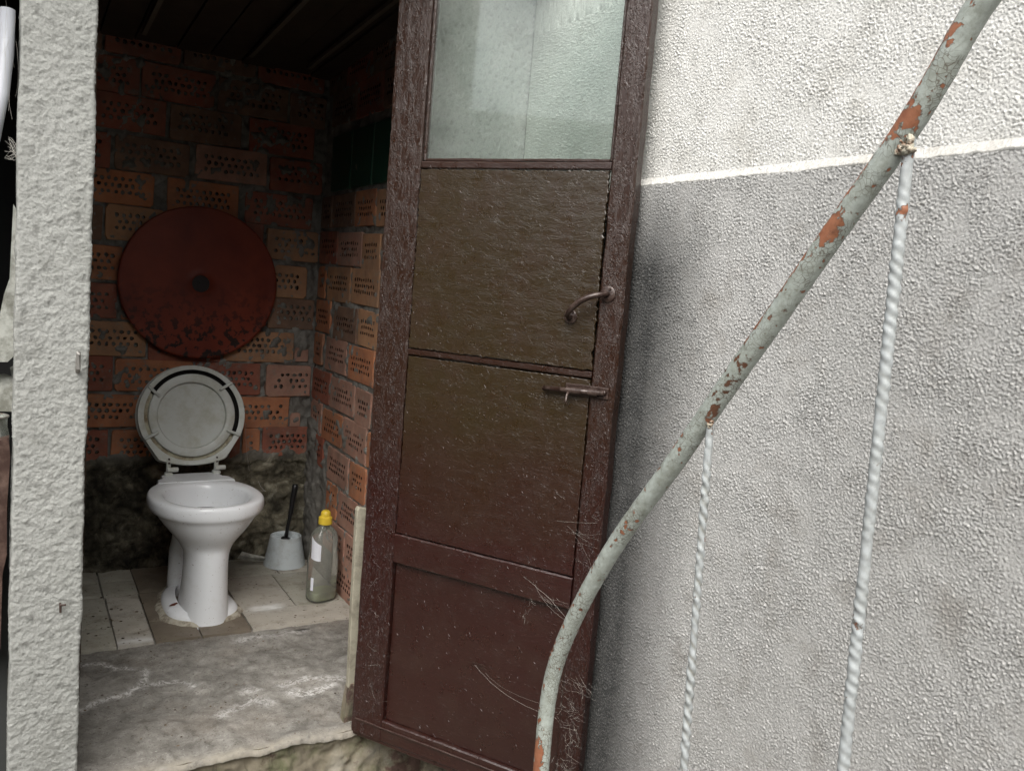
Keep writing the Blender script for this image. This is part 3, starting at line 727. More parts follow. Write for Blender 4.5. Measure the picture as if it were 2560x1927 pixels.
# ------------------------------------------------------------------ closet ceiling: boards that climb towards the front, roof above
ceil = thing('board_ceiling', 'dark wooden board ceiling above the brick toilet closet', 'ceiling', (.55, 2.6, 1.83))
x = .10; i = 0
while x < 1.04:
    w = random.Random(i).uniform(.10, .135); b = MB()
    zb_ = 1.84+random.Random(i+50).uniform(0, .006)
    V = []
    for xx in (x, min(x+w-.006, 1.05)):
        for (yy, zz) in ((3.25, zb_), (1.90, zb_+.070)):
            for dz in (0, .02): V.append((xx-.55, yy-2.6, zz+dz-1.83))
    b.add(V, [(0, 1, 3, 2), (4, 6, 7, 5), (0, 4, 5, 1), (2, 3, 7, 6), (0, 2, 6, 4), (1, 5, 7, 3)])
    b.build('board', MAT['dampwood'], ceil); x += w; i += 1
for xx in (.335, .67, .87):
    b = MB(); V = []
    for q in (xx, xx+.014):
        for (yy, zz) in ((3.05, 1.838), (1.95, 1.895)):
            for dz in (0, .012): V.append((q-.55, yy-2.6, zz+dz-1.842))
    b.add(V, [(0, 1, 3, 2), (4, 6, 7, 5), (0, 4, 5, 1), (2, 3, 7, 6), (0, 2, 6, 4), (1, 5, 7, 3)])
    b.build('batten', MAT['batten'], ceil)
roof = MB(); roof.box(-1.6, 1.12, 1.72, 3.5, 1.98, 2.03); o = roof.build('roof_slab', MAT['roofing']); tag(o, 'grey flat roof slab over the toilet closet doorway', 'roof')
b = MB(); b.box(.13, .79, 1.90, 1.99, 1.80, 1.976); o = b.build('lintel', MAT['wall_low']); tag(o, 'plain lintel above the closet doorway', 'lintel')

b = MB(); b.box(-3.6, 3.2, -3.4, -3.1, -.32, 2.9); o = b.build('yard_wall', MAT['roofing']); tag(o, 'high grey courtyard wall facing the toilet closet from across the yard', 'wall')  # both unseen walls added to keep low sky light off the upper bricks
b = MB(); b.box(-3.4, -3.1, -3.1, 3.3, -.32, 2.3); o = b.build('yard_wall', MAT['roofing']); tag(o, 'lower grey courtyard wall on the far left, joining the higher one', 'wall')
# ------------------------------------------------------------------ shed beyond the pillar (a sliver is seen at the left edge)
b = MB(); b.box(-1.6, .0, 3.25, 3.35, -.32, 1.98); b.box(-1.7, -1.6, 1.9, 3.35, -.32, 1.98)
o = b.build('shed_wall', MAT['shadecloth']); tag(o, 'dark shed wall beyond the left edge of the cream pillar', 'wall')
# peeling whitewashed panel
def poly_slab(name, pts, y0, y1, m, parent=None):
    n = len(pts); V = [(x, y0, z) for x, z in pts]+[(x, y1, z) for x, z in pts]
    F = [tuple(range(n))[::-1], tuple(range(n, 2*n))]+[(k, (k+1) % n, n+(k+1) % n, n+k) for k in range(n)]
    bb = MB(); bb.add(V, F); return bb.build(name, m, parent)
o = poly_slab('whitewashed_board', [(-.30, .74), (.01, .74), (.012, .90), (.010, 1.19), (-.006, 1.22), (-.011, 1.05), (-.022, 1.01), (-.03, .96), (-.05, .95), (-.30, .93)], 2.28, 2.31, MAT['whitewash'])
tag(o, 'peeling white board with ragged top behind the left side of the pillar', 'board')
o = poly_slab('torn_cloth', [(-.2, .855), (-.012, .858), (.001, .873), (-.001, .85), (-.007, .846), (-.004, .826), (-.018, .832), (-.03, .83), (-.05, .815), (-.2, .82)], 2.262, 2.268, MAT['shadecloth'])
tag(o, 'torn black cloth strip on the peeling white board', 'cloth')
b = MB(); b.tube([(-.021, 2.03, 1.585), (-.022, 2.02, 1.50), (-.029, 2.01, 1.42), (-.043, 2.0, 1.33), (-.07, 2.0, 1.20)], .014, 16)
o = b.build('bent_plastic_tube', MAT['white_pl'], smooth=True); tag(o, 'white curved plastic tube hanging at the upper left beside the pillar', 'tube')
jar = thing('glass_jar', 'dusty grey glass jar with open rim beside the pillar', 'jar', (-.045, 2.03, .70))
b = MB(); b.lathe([(.036, -.16), (.040, -.15), (.040, .03), (.036, .05), (.036, .068), (.039, .072), (.035, .072), (.033, .05), (.036, .03), (.036, -.14)], 28, cap=(True, False))
b.build('jar_body', MAT['bottle'], jar, True)
b = MB()
for a in range(32): pass
b.tube([(.0375*math.cos(t*math.pi/16), .0375*math.sin(t*math.pi/16), .072) for t in range(33)], .0022, 6, cap=False); b.build('jar_rim', MAT['steel'], jar, True)
b = MB(); b.lathe([(.030, -.14), (.038, -.12), (.038, .01), (.03, .012)], 20); b.build('jar_contents', MAT['debris'], jar, True)
o = poly_slab('brown_board', [(-.20, .28), (-.0145, .30), (-.013, .46), (-.006, .50), (-.007, .60), (-.003, .70), (-.006, .742), (-.03, .735), (-.20, .74)], 1.945, 1.975, MAT['brown_board'])
tag(o, 'flaking brown board leaning at the left edge below the glass jar', 'board')
o = poly_slab('grey_mesh_panel', [(-.3, -.3), (.001, -.3), (-.003, .47), (-.3, .50)], 2.05, 2.055, m_simple('grey_mesh', (.05, .052, .05), .9, .1))
tag(o, 'dark grey mesh panel low behind the left edge of the pillar', 'panel')

# ------------------------------------------------------------------ toilet
T = thing('toilet', 'white ceramic pedestal toilet with raised grey seat lid', 'toilet', (.535, 2.735, 0), math.radians(4))
def outline(a, bf, bb, cy, p, n=72):
    pts = []
    for k in range(n):
        t = 2*math.pi*k/n; ca, sa = math.cos(t), math.sin(t)
        q = (abs(ca)**p+abs(sa)**p)**(-1/p); ca *= q; sa *= q
        pts.append((a*ca, cy+(bb if sa > 0 else bf)*sa))
    return pts
def loft(rings, n=72):
    V = []; F = []
    for pts, z in rings:
        for i, (x, y) in enumerate(pts): V.append((x, y, z(x, y) if callable(z) else z))
    for r in range(len(rings)-1):
        for k in range(n): F.append((r*n+k, r*n+(k+1) % n, (r+1)*n+(k+1) % n, (r+1)*n+k))
    return V, F
ZR = .400
rings = []
O = lambda a, bf, bb, cy=0, p=2.15: outline(a, bf, bb, cy, p)
for a, bf, bb, cy, z in [
    (0.0785, 0.105, 0.16, -0.02, 0), (0.0755, 0.103, 0.16, -0.02, 0.012), (0.0705, 0.102, 0.15, -0.02, 0.04), (0.0665, 0.102, 0.12, -0.02, 0.09), (0.064, 0.102, 0.1, -0.02, 0.15),
    (0.0635, 0.103, 0.1, -0.02, 0.205), (0.066, 0.106, 0.1, -0.017, 0.225), (0.076, 0.114, 0.11, -0.0056, 0.244), (0.088, 0.13, 0.12, 0.0008, 0.263), (0.106, 0.1479, 0.14, 0, 0.285),
    (0.124, 0.1611, 0.16, 0, 0.307), (0.139, 0.1717, 0.18, 0, 0.329), (0.15, 0.1783, 0.2, 0, 0.348), (0.163, 0.1849, 0.215, 0, 0.3545), (0.1705, 0.1888, 0.222, 0, 0.362),
    (0.1725, 0.1902, 0.224, 0, 0.375), (0.172, 0.1898, 0.224, 0, 0.39), (0.168, 0.1875, 0.22, 0, 0.398), (0.16, 0.1822, 0.212, 0, 0.402),
    (0.138, 0.1664, 0.16, 0, 0.4015), (0.128, 0.1598, 0.146, 0, 0.397), (0.123, 0.1558, 0.14, 0, 0.385), (0.118, 0.1506, 0.134, 0, 0.36), (0.105, 0.135, 0.12, 0, 0.31),
    (0.08, 0.1, 0.095, 0.004, 0.26), (0.055, 0.07, 0.07, 0.02, 0.235)]:
    rings.append((O(a, bf, bb, cy), z))
V, F = loft(rings); F.append(tuple(range((len(rings)-1)*72, len(rings)*72)))
o = mesh('bowl', V, F, MAT['ceramic'], T, True)
mod = o.modifiers.new('s', 'SUBSURF'); mod.levels = 1; mod.render_levels = 1
b = MB(); b.lathe([(.078, .331)], 32, c=(0, .02), cap=(False, True)); b.build('water', MAT['black'], T)
# hinge shelf at the back of the rim
b = MB()
sh = [(-.125, .16), (-.118, .205), (-.10, .215), (-.095, .262), (-.07, .275), (.07, .275), (.095, .262), (.10, .215), (.118, .205), (.125, .16)]
n = len(sh); sh = [(x+.010, y) for x, y in sh]; V = [(x, y, .36) for x, y in sh]+[(x, y, .398) for x, y in sh]+[(x*.97, .16+(y-.16)*.97, .4035) for x, y in sh]
b.add(V, [tuple(range(n))]+[(k, (k+1) % n, n+(k+1) % n, n+k) for k in range(n)]+[(n+k, n+(k+1) % n, 2*n+(k+1) % n, 2*n+k) for k in range(n)]+[tuple(range(2*n, 3*n))])
o = b.build('hinge_shelf', MAT['ceramic'], T); autosmooth(o, 50)
# trap behind the column and the foot plate
b = MB(); b.tube([(.0, .10, .27), (-.008, .17, .22), (-.012, .20, .15), (-.012, .21, .06), (-.012, .21, .0)], [.05, .052, .05, .050, .052], 20)
o = b.build('trap', MAT['ceramic'], T, True)
V, F = loft([(O(.110, .108, .25, .005), .008), (O(.110, .108, .25, .005), .024), (O(.103, .103, .24, .005), .031), (O(.095, .10, .22, .005), .038), (O(.071, .100, .2, -.01), .046)])
o = mesh('foot_plate', V, F, MAT['ceramic'], T, True)
rs = random.Random(4)
ra = [rs.uniform(-1, 1) for _ in range(72)]; ra = [(ra[i-1]+ra[i]*2+ra[(i+1) % 72])/4 for i in range(72)]
def jo(a, bf, bb, cy, s): return [(x*(1+s*ra[i]/.1), cy+(y-cy)*(1+s*ra[i]/.1)) for i, (x, y) in enumerate(outline(a, bf, bb, cy, 2.2))]
V, F = loft([(jo(.128, .124, .262, .005, .007), .008), (jo(.122, .119, .26, .005, .006), .016), (jo(.117, .114, .256, .005, .003), .020), (O(.109, .107, .25, .005), .021)])
o = mesh('sealant_ring', V, F, MAT['sealant'], T, True)
b = MB(); b.add([(-.096, -.000, .0385), (-.085, .010, .040), (-.066, .014, .0425), (-.068, .002, .0425), (-.08, -.008, .041)], [(0, 1, 2, 3, 4)])
o = b.build('dried_leaf', MAT['leaf'], None); o.parent = None; o.location = (.530, 2.737, .003); tag(o, 'small dark red dried leaf on the foot of the toilet', 'leaf')

# raised seat and lid
LH = (.020, .268, .418)             # hinge line
TILT = math.radians(12)
def lid_outline(n=96, s=1.0):
    pts = []
    for k in range(n):
        t = 2*math.pi*k/n; ca, sa = math.cos(t), math.sin(t)
        a, bb = .178*s, .172*s
        x, v = a*ca, .186+bb*sa
        if v < .125:
            f = (.125-v)/(.125-(.186-.172))
            lim = .168-(.168-.098)*min(1, (.125-v)/.118)
            if sa < 0:
                v = max(v, .012); lim = .168-(.168-.098)*min(1, (.125-v)/.113)
                x = max(-lim*s, min(lim*s, x*1.35 if abs(x) < lim else x))
        pts.append((x, v))
    return pts
def circ(r, cx=0, cv=.186, n=96): return [(cx+r*math.cos(2*math.pi*k/n), cv+r*math.sin(2*math.pi*k/n)) for k in range(n)]
def blend(p, q, t): return [(a[0]+(b_[0]-a[0])*t, a[1]+(b_[1]-a[1])*t) for a, b_ in zip(p, q)]
lo = lid_outline()
# local frame: x, y towards the viewer is negative, z up the lid; tilt about the hinge line leans it back
def ring3(rings): # (pts, depth)
    V = []; F = []; n = 96
    for pts, d in rings:
        for x, v in pts: V.append((x, d, v))
    for r in range(len(rings)-1):
        for k_ in range(n): F.append((r*n+k_, r*n+(k_+1) % n, (r+1)*n+(k_+1) % n, (r+1)*n+k_))
    return V, F
seatR = [(lo, .006), (lo, -.008), (blend(lo, circ(.157), .10), -.0125), (blend(lo, circ(.158), .9), -.012), (circ(.157), -.011), (circ(.1562), .004), (circ(.1435), .004), (circ(.1425), -.008),
         (circ(.139), -.0100), (circ(.122), -.0105), (circ(.115), -.008), (circ(.1125), -.002), (circ(.1125), .006), (lo, .006)]
V, F = ring3(seatR)
mi = [0]*len(F)
for r in (5,):
    for q in range(96): mi[r*96+q] = 1
def place_lid(o, tilt=TILT, off=(0, 0, 0)):
    o.location = (LH[0]+off[0], LH[1]+off[1], LH[2]+off[2]); o.rotation_euler = (-tilt, 0, math.radians(-2)); return o
channel = []
for i_, f in enumerate(F):
    r = i_//96; q = i_ % 96
    if r in (4, 5, 6):
        ang = (q/96*360) % 360
        channel.append((i_, r, ang))
for i_, r, ang in channel:
    dark = (ang < 150 or ang > 335)  # upper arc coloured black as the shade under the outer lip
    mi[i_] = 1 if dark else (2 if r == 5 else 0)
seat = mesh('seat', V, F, [MAT['seat'], MAT['grime'], MAT['beige_grime']], T, True, None, mi); place_lid(seat); seat.data.set_sharp_from_angle(angle=math.radians(38))
lo2 = [(x*1.01, .186+(v-.186)*1.01) for x, v in lo]
V, F = ring3([(lo2, .022), (lo2, .010), (circ(.120), .0095), (circ(.118), .006), (circ(.108), .0045), (circ(.104), .0055)])
F.append(tuple(range(5*96, 6*96))); F.append(tuple(range(96))[::-1])
lid = mesh('lid', V, F, MAT['seat'], T, True); place_lid(lid); lid.data.set_sharp_from_angle(angle=math.radians(30))
for ang in (147, 42, 207, -25):
    a = math.radians(ang); b = MB()
    b.box(-.026, .026, -.007, .007, -.005, .005, bev=.003)
    o = b.build('bumper', MAT['seat'], seat); autosmooth(o, 40)
    o.location = (.150*math.cos(a), -.012, .186+.150*math.sin(a)); o.rotation_euler = (0, -a+(math.radians(12) if ang in (147, 42) else 0), 0)
for sx_ in (-1, 1):
    b = MB(); x = .020+.079*sx_
    b.box(x-.007, x+.007, .262, .272, .406, .458, bev=.002); b.box(x-.013, x+.013, .250, .274, .400, .412, bev=.003)
    b.tube([(x-.004, .262, .421), (x+.030, .262, .421)], .0085, 14)
    o = b.build('hinge', MAT['seat'], T); autosmooth(o, 40)
    for dz in (.044, .030-.0):
        b = MB(); b.tube([(x, .2645, .418+dz-.004), (x, .2585, .418+dz-.004)], .0032, 8); b.build('screw', MAT['screw'], T)

# ------------------------------------------------------------------ round metal disc leaning on the back wall
cx, cz, R_ = .570, 1.050, .270
th = np.linspace(0, 2*math.pi, 129)[:-1]
prof = [(.030, -.004), (.034, 0), (.06, .0), (.12, -.001), (.19, 0), (.235, .001), (.258, .002), (.266, .000), (.270, .004), (.270, .014), (.264, .014)]
Pd = np.zeros((128, len(prof), 3)); sp = np.zeros((128, len(prof)))
for j_, (r, d) in enumerate(prof):
    Pd[:, j_, 0] = r*np.cos(th); Pd[:, j_, 1] = d; Pd[:, j_, 2] = r*np.sin(th); sp[:, j_] = np.clip(.12-r*np.sin(th)*4.6, 0, 1)+.0
dsk = thing('metal_disc', 'large round rusty red metal disc hung on the brick back wall', 'disc', (cx, YB-.052, cz))
o = gridmesh('plate', Pd, MAT['disc'], dsk, True, {'spots': sp}, wrap=True)
b = MB(); b.tube([(0, -.002, 0), (0, .02, 0)], .030, 32); b.build('centre_cap', MAT['hub'], dsk)
b = MB(); b.tube([(0, -.009, 0), (0, .0, 0)], .009, 16); b.build('bolt', MAT['hub'], dsk)
dsk.rotation_euler = (math.radians(1.5), 0, 0)

# ------------------------------------------------------------------ brush holder, brush, bottle, post
bh = thing('brush_holder', 'grey plastic cone shaped brush holder in the back corner', 'brush holder', (.905, 3.115, .011))
b = MB(); b.lathe([(.0775, 0), (.0775, .004), (.058, .108), (.0575, .1115), (.055, .1125), (.052, .110), (.050, .104), (.020, .098), (.016, .06), (.0, .06)], 48, cap=(True, False))
o = b.build('cone', MAT['holder'], bh); autosmooth(o, 40)
b = MB()
for q in range(18):
    a = q*math.pi/9; ca, sa = math.cos(a), math.sin(a)
    b.tube([(.021*ca, .021*sa, .100), (.048*ca, .048*sa, .105)], .0018, 5)
b.build('rib_ring', MAT['holder'], bh)
tb_ = thing('toilet_brush', 'black toilet brush with upright handle standing in the grey holder', 'brush', (.905, 3.115, .04))
b = MB(); b.tube([(0, 0, .03), (0, 0, .072), (.001, 0, .076)], [.018, .018, .013], 18); b.build('brush_head', MAT['black'], tb_, True)
b = MB(); b.tube([(0, 0, .07), (.006, -.001, .12), (.012, -.002, .165), (.013, -.002, .172), (.0138, -.002, .178), (.023, -.003, .262), (.0245, -.003, .278), (.0247, -.003, .282)], [.0068, .0068, .0075, .0098, .009, .0112, .0112, .007], 14)
b.build('handle', MAT['black'], tb_, True)

bt = thing('plastic_bottle', 'clear plastic detergent bottle with yellow cap and a little liquid', 'bottle', (.925, 2.725, .011), math.radians(12))
b = MB()
b.lathe([(.040, 0), (.0485, .006), (.0505, .014), (.0505, .040), (.0495, .055), (.0505, .075), (.0505, .135), (.046, .165), (.0455, .195), (.046, .215), (.040, .238), (.026, .254), (.019, .262), (.018, .274)],
        48, sx=1.0, sy=.72, p=3.2, cap=(True, False))
for zr in (.085, .097, .109, .121):
    pts = []
    for q in range(9): pts.append((-.022+.0055*q, -.0370, zr))
    b.tube(pts, .0008, 5)
o = b.build('bottle_body', MAT['bottle'], bt, True)
b = MB(); b.lathe([(.036, .003), (.045, .008), (.0478, .015), (.0478, .034), (.0460, .0345)], 40, sx=1, sy=.70, p=3.2); o = b.build('liquid', MAT['liquid'], bt, True)
b = MB(); b.lathe([(.0235, .268), (.0240, .270), (.0225, .290), (.0205, .292), (.017, .295), (.017, .302), (.0155, .309), (.010, .314), (.004, .316)], 32); o = b.build('cap', MAT['yellow'], bt); autosmooth(o, 40)
def on_bottle(zv, ang, p=3.2, r=.0475, sy=.72, e=1.02):
    ca, sa = math.cos(ang), math.sin(ang); q = (abs(ca)**p+abs(sa)**p)**(-1/p); return (r*e*ca*q, r*e*sy*sa*q, zv)
V = []; F = []; na, nz = 8, 6
for i_ in range(na+1):
    for j_ in range(nz+1):
        a = math.radians(186+(52)*i_/na); zt = .232-.03*(i_/na); zb2 = .155-.008*(i_/na)
        V.append(on_bottle(zb2+(zt-zb2)*j_/nz, a, e=1.03))
for i_ in range(na):
    for j_ in range(nz): q = i_*(nz+1)+j_; F.append((q, q+nz+1, q+nz+2, q+1))
mesh('label', V, F, MAT['label'], bt)
V = []; F = []
for i_ in range(5):
    for j_ in range(5):
        V.append(on_bottle(.045+.045*j_/4, math.radians(200+16*i_/4), r=.0505, e=1.015))
for i_ in range(4):
    for j_ in range(4): F.append((i_*5+j_, i_*5+5+j_, i_*5+6+j_, i_*5+1+j_))
mesh('lower_label', V, F, MAT['label'], bt)

P_ = []
post = thing('door_post', 'short cream painted wooden post at the hinge side of the door', 'post', (.755, 1.955, 0))
pts = [(-.011, .085), (-.011, .12), (-.0145, .30), (-.0165, .548), (-.012, .556), (.016, .549), (.018, .3), (.018, .085)]
n = len(pts); V = [(x, -.014, z) for x, z in pts]+[(x, .004, z) for x, z in pts]
b = MB(); b.add(V, [tuple(range(n)), tuple(range(n, 2*n))[::-1]]+[(q, (q+1) % n, n+(q+1) % n, n+q) for q in range(n)]); o = b.build('post_wood', MAT['post'], post)
fx2 = [(-.018, -.02), (-.014, .04), (-.010, .075), (-.006, .095), (.012, .10), (.02, .09), (.02, -.02)]
V = [(x, -.020, z) for x, z in fx2]+[(x, .012, z) for x, z in fx2]; q7 = len(fx2); b = MB(); b.add(V, [tuple(range(q7)), tuple(range(q7, 2*q7))[::-1]]+[(q, (q+1) % q7, q7+(q+1) % q7, q7+q) for q in range(q7)]); b.build('mortar_foot', MAT['step_face'], post)
mod = o.modifiers.new('b', 'BEVEL'); mod.width = .002; mod.segments = 2

# ------------------------------------------------------------------ the door
H0 = (.739, 1.892, .0)
D = thing('wooden_door', 'brown painted panelled wooden door standing open with dusty glass pane', 'door', H0, math.radians(-58.15))
DT = .034
def rough_box(name, x0, x1, y0, y1, z0, z1, m, bev=.003, jit=.0004, parent=D, steps=None):
    # a board whose front face is finely divided so that its arrises wander
    b = MB(); b.box(x0, x1, y0, y1, z0, z1, bev=bev, jit=jit); o = b.build(name, m, parent); return o
def stile(name, x0, x1, z0, z1, m, y0=0, y1=DT, seed=0, amp=.0015):
    zz = np.arange(z0, z1+.012, .012); zz[-1] = z1; nz = len(zz); rs_ = np.random.RandomState(seed)
    w = np.convolve(rs_.randn(nz+4), [.2]*5, 'same')[2:-2]*amp; w2 = np.convolve(rs_.randn(nz+4), [.2]*5, 'same')[2:-2]*amp
    bv = .0035
    loop = lambda i: [(x0+w[i], y1), (x0+w[i], y0+bv), (x0+w[i]+bv, y0), (x1-bv+w2[i], y0), (x1+w2[i], y0+bv), (x1+w2[i], y1)]
    V = [(x, y, zz[i]) for i in range(nz) for x, y in loop(i)]; F = []
    for i in range(nz-1):
        for q in range(6): F.append((i*6+q, i*6+(q+1) % 6, (i+1)*6+(q+1) % 6, (i+1)*6+q))
    F.append(tuple(range(6))); F.append(tuple(range((nz-1)*6, nz*6)))
    b = MB(); b.add(V, F); return b.build(name, m, D)
stile('stile', 0, .091, 0, 1.93, MAT['d_stile'], seed=1)
stile('stile', .556, .610, 0, 1.93, MAT['d_stile'], seed=2)
def railp(x0, x1, z0, z1, y0, m, seed=0, y1=DT, name='rail', bv=.003, amp=.0008):
    xx = np.linspace(x0, x1, 40); rs_ = np.random.RandomState(seed)
    w = np.convolve(rs_.randn(44), [.2]*5, 'same')[2:-2]*amp; w2 = np.convolve(rs_.randn(44), [.2]*5, 'same')[2:-2]*amp
    V = []; F = []
    for i, x in enumerate(xx):
        V += [(x, y1, z0+w[i]), (x, y0+bv, z0+w[i]), (x, y0, z0+bv+w[i]), (x, y0, z1-bv+w2[i]), (x, y0+bv, z1+w2[i]), (x, y1, z1+w2[i])]
    for i in range(39):
        for q in range(6): F.append((i*6+q, i*6+(q+1) % 6, (i+1)*6+(q+1) % 6, (i+1)*6+q))
    F.append(tuple(range(6))); F.append(tuple(range(39*6, 40*6)))
    b = MB(); b.add(V, F); return b.build(name, m, D)
rr_ = MAT['d_rail']
railp(.0925, .5545, 1.376, 1.392, .003, rr_, 5); railp(.0925, .5545, .9515, .9665, .002, rr_, 6)
railp(.0925, .5545, .452, .523, .0005, rr_, 7); railp(.0925, .5545, .0, .052, .001, rr_, 8); railp(.0925, .5545, 1.875, 1.93, .001, rr_, 9)
# glazing beads
for a in ((.0925, .099, 1.394, 1.874), (.5475, .5545, 1.394, 1.874)):
    rough_box('glazing_bead', a[0], a[1], .008, .020, a[2], a[3], MAT['d_stile'], .002)
railp(.0995, .547, 1.393, 1.3995, .009, rr_, 10, y1=.020, name='glazing_bead', bv=.0015)
b = MB(); b.box(.0935, .5535, .0155, .0185, 1.3935, 1.8745); b.build('pane', MAT['glass'], D)
# panels: the upper plywood sheet stands a touch proud with chewed edges, the middle one flush, the low one recessed
def panel(name, x0, x1, z0, z1, y0, m, seed, amp=.0012, th_=.008):
    rs_ = np.random.RandomState(seed); pts = []
    def side(ax, ay, bx, by):
        L = math.hypot(bx-ax, by-ay); k = int(L/.006)
        for i in range(k):
            t = i/k; e = rs_.randn()*amp
            if ax == bx: pts.append((ax+e, ay+(by-ay)*t))
            else: pts.append((ax+(bx-ax)*t, ay+e*.6))
    side(x0, z0, x1, z0); side(x1, z0, x1, z1); side(x1, z1, x0, z1); side(x0, z1, x0, z0)
    n = len(pts); cxm, czm = (x0+x1)/2, (z0+z1)/2
    inn = [(p[0]+(cxm-p[0])*.006, p[1]+(czm-p[1])*.006) for p in pts]
    V = [(x, y0+th_, z) for x, z in pts]+[(x, y0+.0010, z) for x, z in pts]+[(x, y0, z) for x, z in inn]
    F = [tuple(range(2*n, 3*n))]+[(q, (q+1) % n, n+(q+1) % n, n+q) for q in range(n)]+[(n+q, n+(q+1) % n, 2*n+(q+1) % n, 2*n+q) for q in range(n)]+[tuple(range(n))]
    b = MB(); b.add(V, F); return b.build(name, m, D)
panel('panel', .0955, .5525, .9685, 1.3735, -.0005, MAT['d_panel'], 21, .0013)
panel('panel', .0945, .5530, .5265, .9485, .0015, MAT['d_panel'], 22, .0006)
panel('panel', .0935, .5540, .053, .4515, .0135, MAT['d_low'], 23, .0002)
# slightly paler bead along the bottom rail, drip batten
railp(.012, .560, .0335, .0375, -.0030, MAT['flake'], 31, y1=.0005, name='drip_bead', bv=.0008)
b = MB(); b.box(.002, .60, .006, DT-.004, -.012, -.0003, bev=.002); b.build('bottom_edge', MAT['d_low'], D)
# handle: pulled bow between two round roses
hz0, hz1 = (.497, 1.075), (.575, 1.128)
hd = MB()
p0 = Vector((hz0[0], 0, hz0[1])); p1 = Vector((hz1[0], 0, hz1[1])); ax = (p1-p0)
pts = []; rad = []
prof_h = [(0, -.002), (.0, -.014), (.03, -.024), (.10, -.030), (.25, -.034), (.5, -.036), (.7, -.034), (.82, -.029), (.90, -.024), (.97, -.016), (1.0, -.004)]
for t, y in prof_h:
    q = p0+ax*t; bow = .010*math.sin(math.pi*t); q = q+Vector((-ax.z, 0, ax.x)).normalized()*bow
    pts.append((q.x, y, q.z)); rad.append(.0058 if t in (0, 1.0) else .0052+.0012*math.sin(math.pi*t))
hd.tube(pts, rad, 14); hobj = hd.build('handle', MAT['d_metal'], D, True)
for (px, pz), r in ((hz0, .0145), (hz1, .0165)):
    b = MB(); b.tube([(px, .0005, pz), (px, -.003, pz), (px, -.0045, pz)], [r, r, r*.82], 24); o = b.build('rose', MAT['d_metal'], hobj); autosmooth(o, 40)
    for s_ in (-1, 1):
        b = MB(); b.tube([(px+s_*.004+.001, -.004, pz+s_*.0100), (px+s_*.004+.001, -.0072, pz+s_*.0100)], [.0036, .0025], 10); b.build('screw', MAT['d_metal'], hobj)
# barrel bolt
bo = MB(); bo.box(.500, .597, -.0040, .0005, .9130, .9370, bev=.0015); bolt = bo.build('bolt', MAT['d_metal'], D)
b = MB(); b.tube([(.452, -.0095, .920), (.590, -.0095, .926)], .0054, 14); b.build('bolt_rod', MAT['d_metal'], bolt, True)
for xa_, xb_ in ((.507, .541), (.556, .577)):
    b = MB(); pts = []
    V = []; F = []
    for i_, x in enumerate((xa_, xb_)):
        for q in range(9):
            a = math.radians(-15+210*q/8); zc_ = .920+.006*(x-.452)/.138
            V.append((x, -.0088-.0078*math.sin(a), zc_+.0078*math.cos(a)))
    for q in range(8): F.append((q, q+1, 9+q+1, 9+q))
    b.add(V, F); b.build('bolt_sleeve', MAT['d_metal'], bolt, True)
b = MB(); b.tube([(.513, -.0135, .920), (.5125, -.020, .912), (.512, -.0215, .902), (.512, -.0220, .898)], [.0030, .0028, .0026, .0042], 10); b.build('bolt_knob', MAT['d_metal'], bolt, True)
b = MB(); b.tube([(.588, -.004, .9265), (.588, -.0085, .9265)], [.0062, .0045], 14); b.build('screw', MAT['d_metal'], bolt, True)
# curled flakes of paint all over the face
rs = random.Random(99); V = []; F = []
def face_y(x, z):
    if x < .091 or x > .556: return 0
    if z > 1.392: return None
    if z < .052: return .001
    if z < .4515: return .0135
    if z < .523: return .0005
    if z < .95: return .0015
    if z < .967: return .002
    if z < 1.374: return -.0005
    return .003
for q in range(2300):
    x = rs.uniform(.004, .606); z = rs.uniform(.01, 1.85); y = face_y(x, z)
    if y is None: continue
    on_stile = x < .091 or x > .556
    if float(samp(NL, np.array(x), np.array(z), .004)) < rs.uniform(-1.2, 1.0): continue
    L = rs.uniform(.0020, .0080)*(1.2 if rs.random() < .12 else .8); wd = rs.uniform(.0002, .0007)
    a = (rs.gauss(math.pi/2, .35) if on_stile and z > .9 else rs.gauss(-.15, .7))
    ca, sa = math.cos(a), math.sin(a); lift = rs.uniform(.0004, .0018); b0 = len(V); bend = rs.uniform(-.35, .35)*L
    for t in (0, .5, 1):
        cxx = x+ca*L*t-sa*bend*t*t; czz = z+sa*L*t+ca*bend*t*t; yy = y-.0002-lift*t
        V.append((cxx-sa*wd*.2, yy+.0002, czz+ca*wd*.2)); V.append((cxx+sa*wd, yy-.0008*rs.random(), czz-ca*wd))
    F += [(b0, b0+1, b0+3, b0+2), (b0+2, b0+3, b0+5, b0+4)]
o = mesh('paint_flakes', V, F, MAT['flake'], D); o['kind'] = 'stuff'
# wood chips and gouges: a splintered spot on the low panel, chewed edge on the upper panel
V = []; F = []
def chip(x, z, L, wd, a, y):
    b0 = len(V); ca, sa = math.cos(a), math.sin(a)
    for t, w in ((-.5, .1), (0, 1), (.5, .1)):
        for s_ in (-1, 1): V.append((x+ca*L*t-sa*wd*s_*w*.5, y-.0008*(1-abs(t)*2)-.0002, z+sa*L*t+ca*wd*s_*w*.5))
    F.extend([(b0, b0+1, b0+3, b0+2), (b0+2, b0+3, b0+5, b0+4)])
for q in range(16): chip(.345+rs.uniform(-.035, .02), .262+rs.uniform(-.006, .006), rs.uniform(.01, .035), rs.uniform(.001, .0025), rs.gauss(-.12, .12), .0128)
for q in range(30): chip(.100+rs.uniform(0, .012), rs.uniform(.98, 1.36), rs.uniform(.006, .016), rs.uniform(.0006, .0012), rs.gauss(0, .15), -.0008)
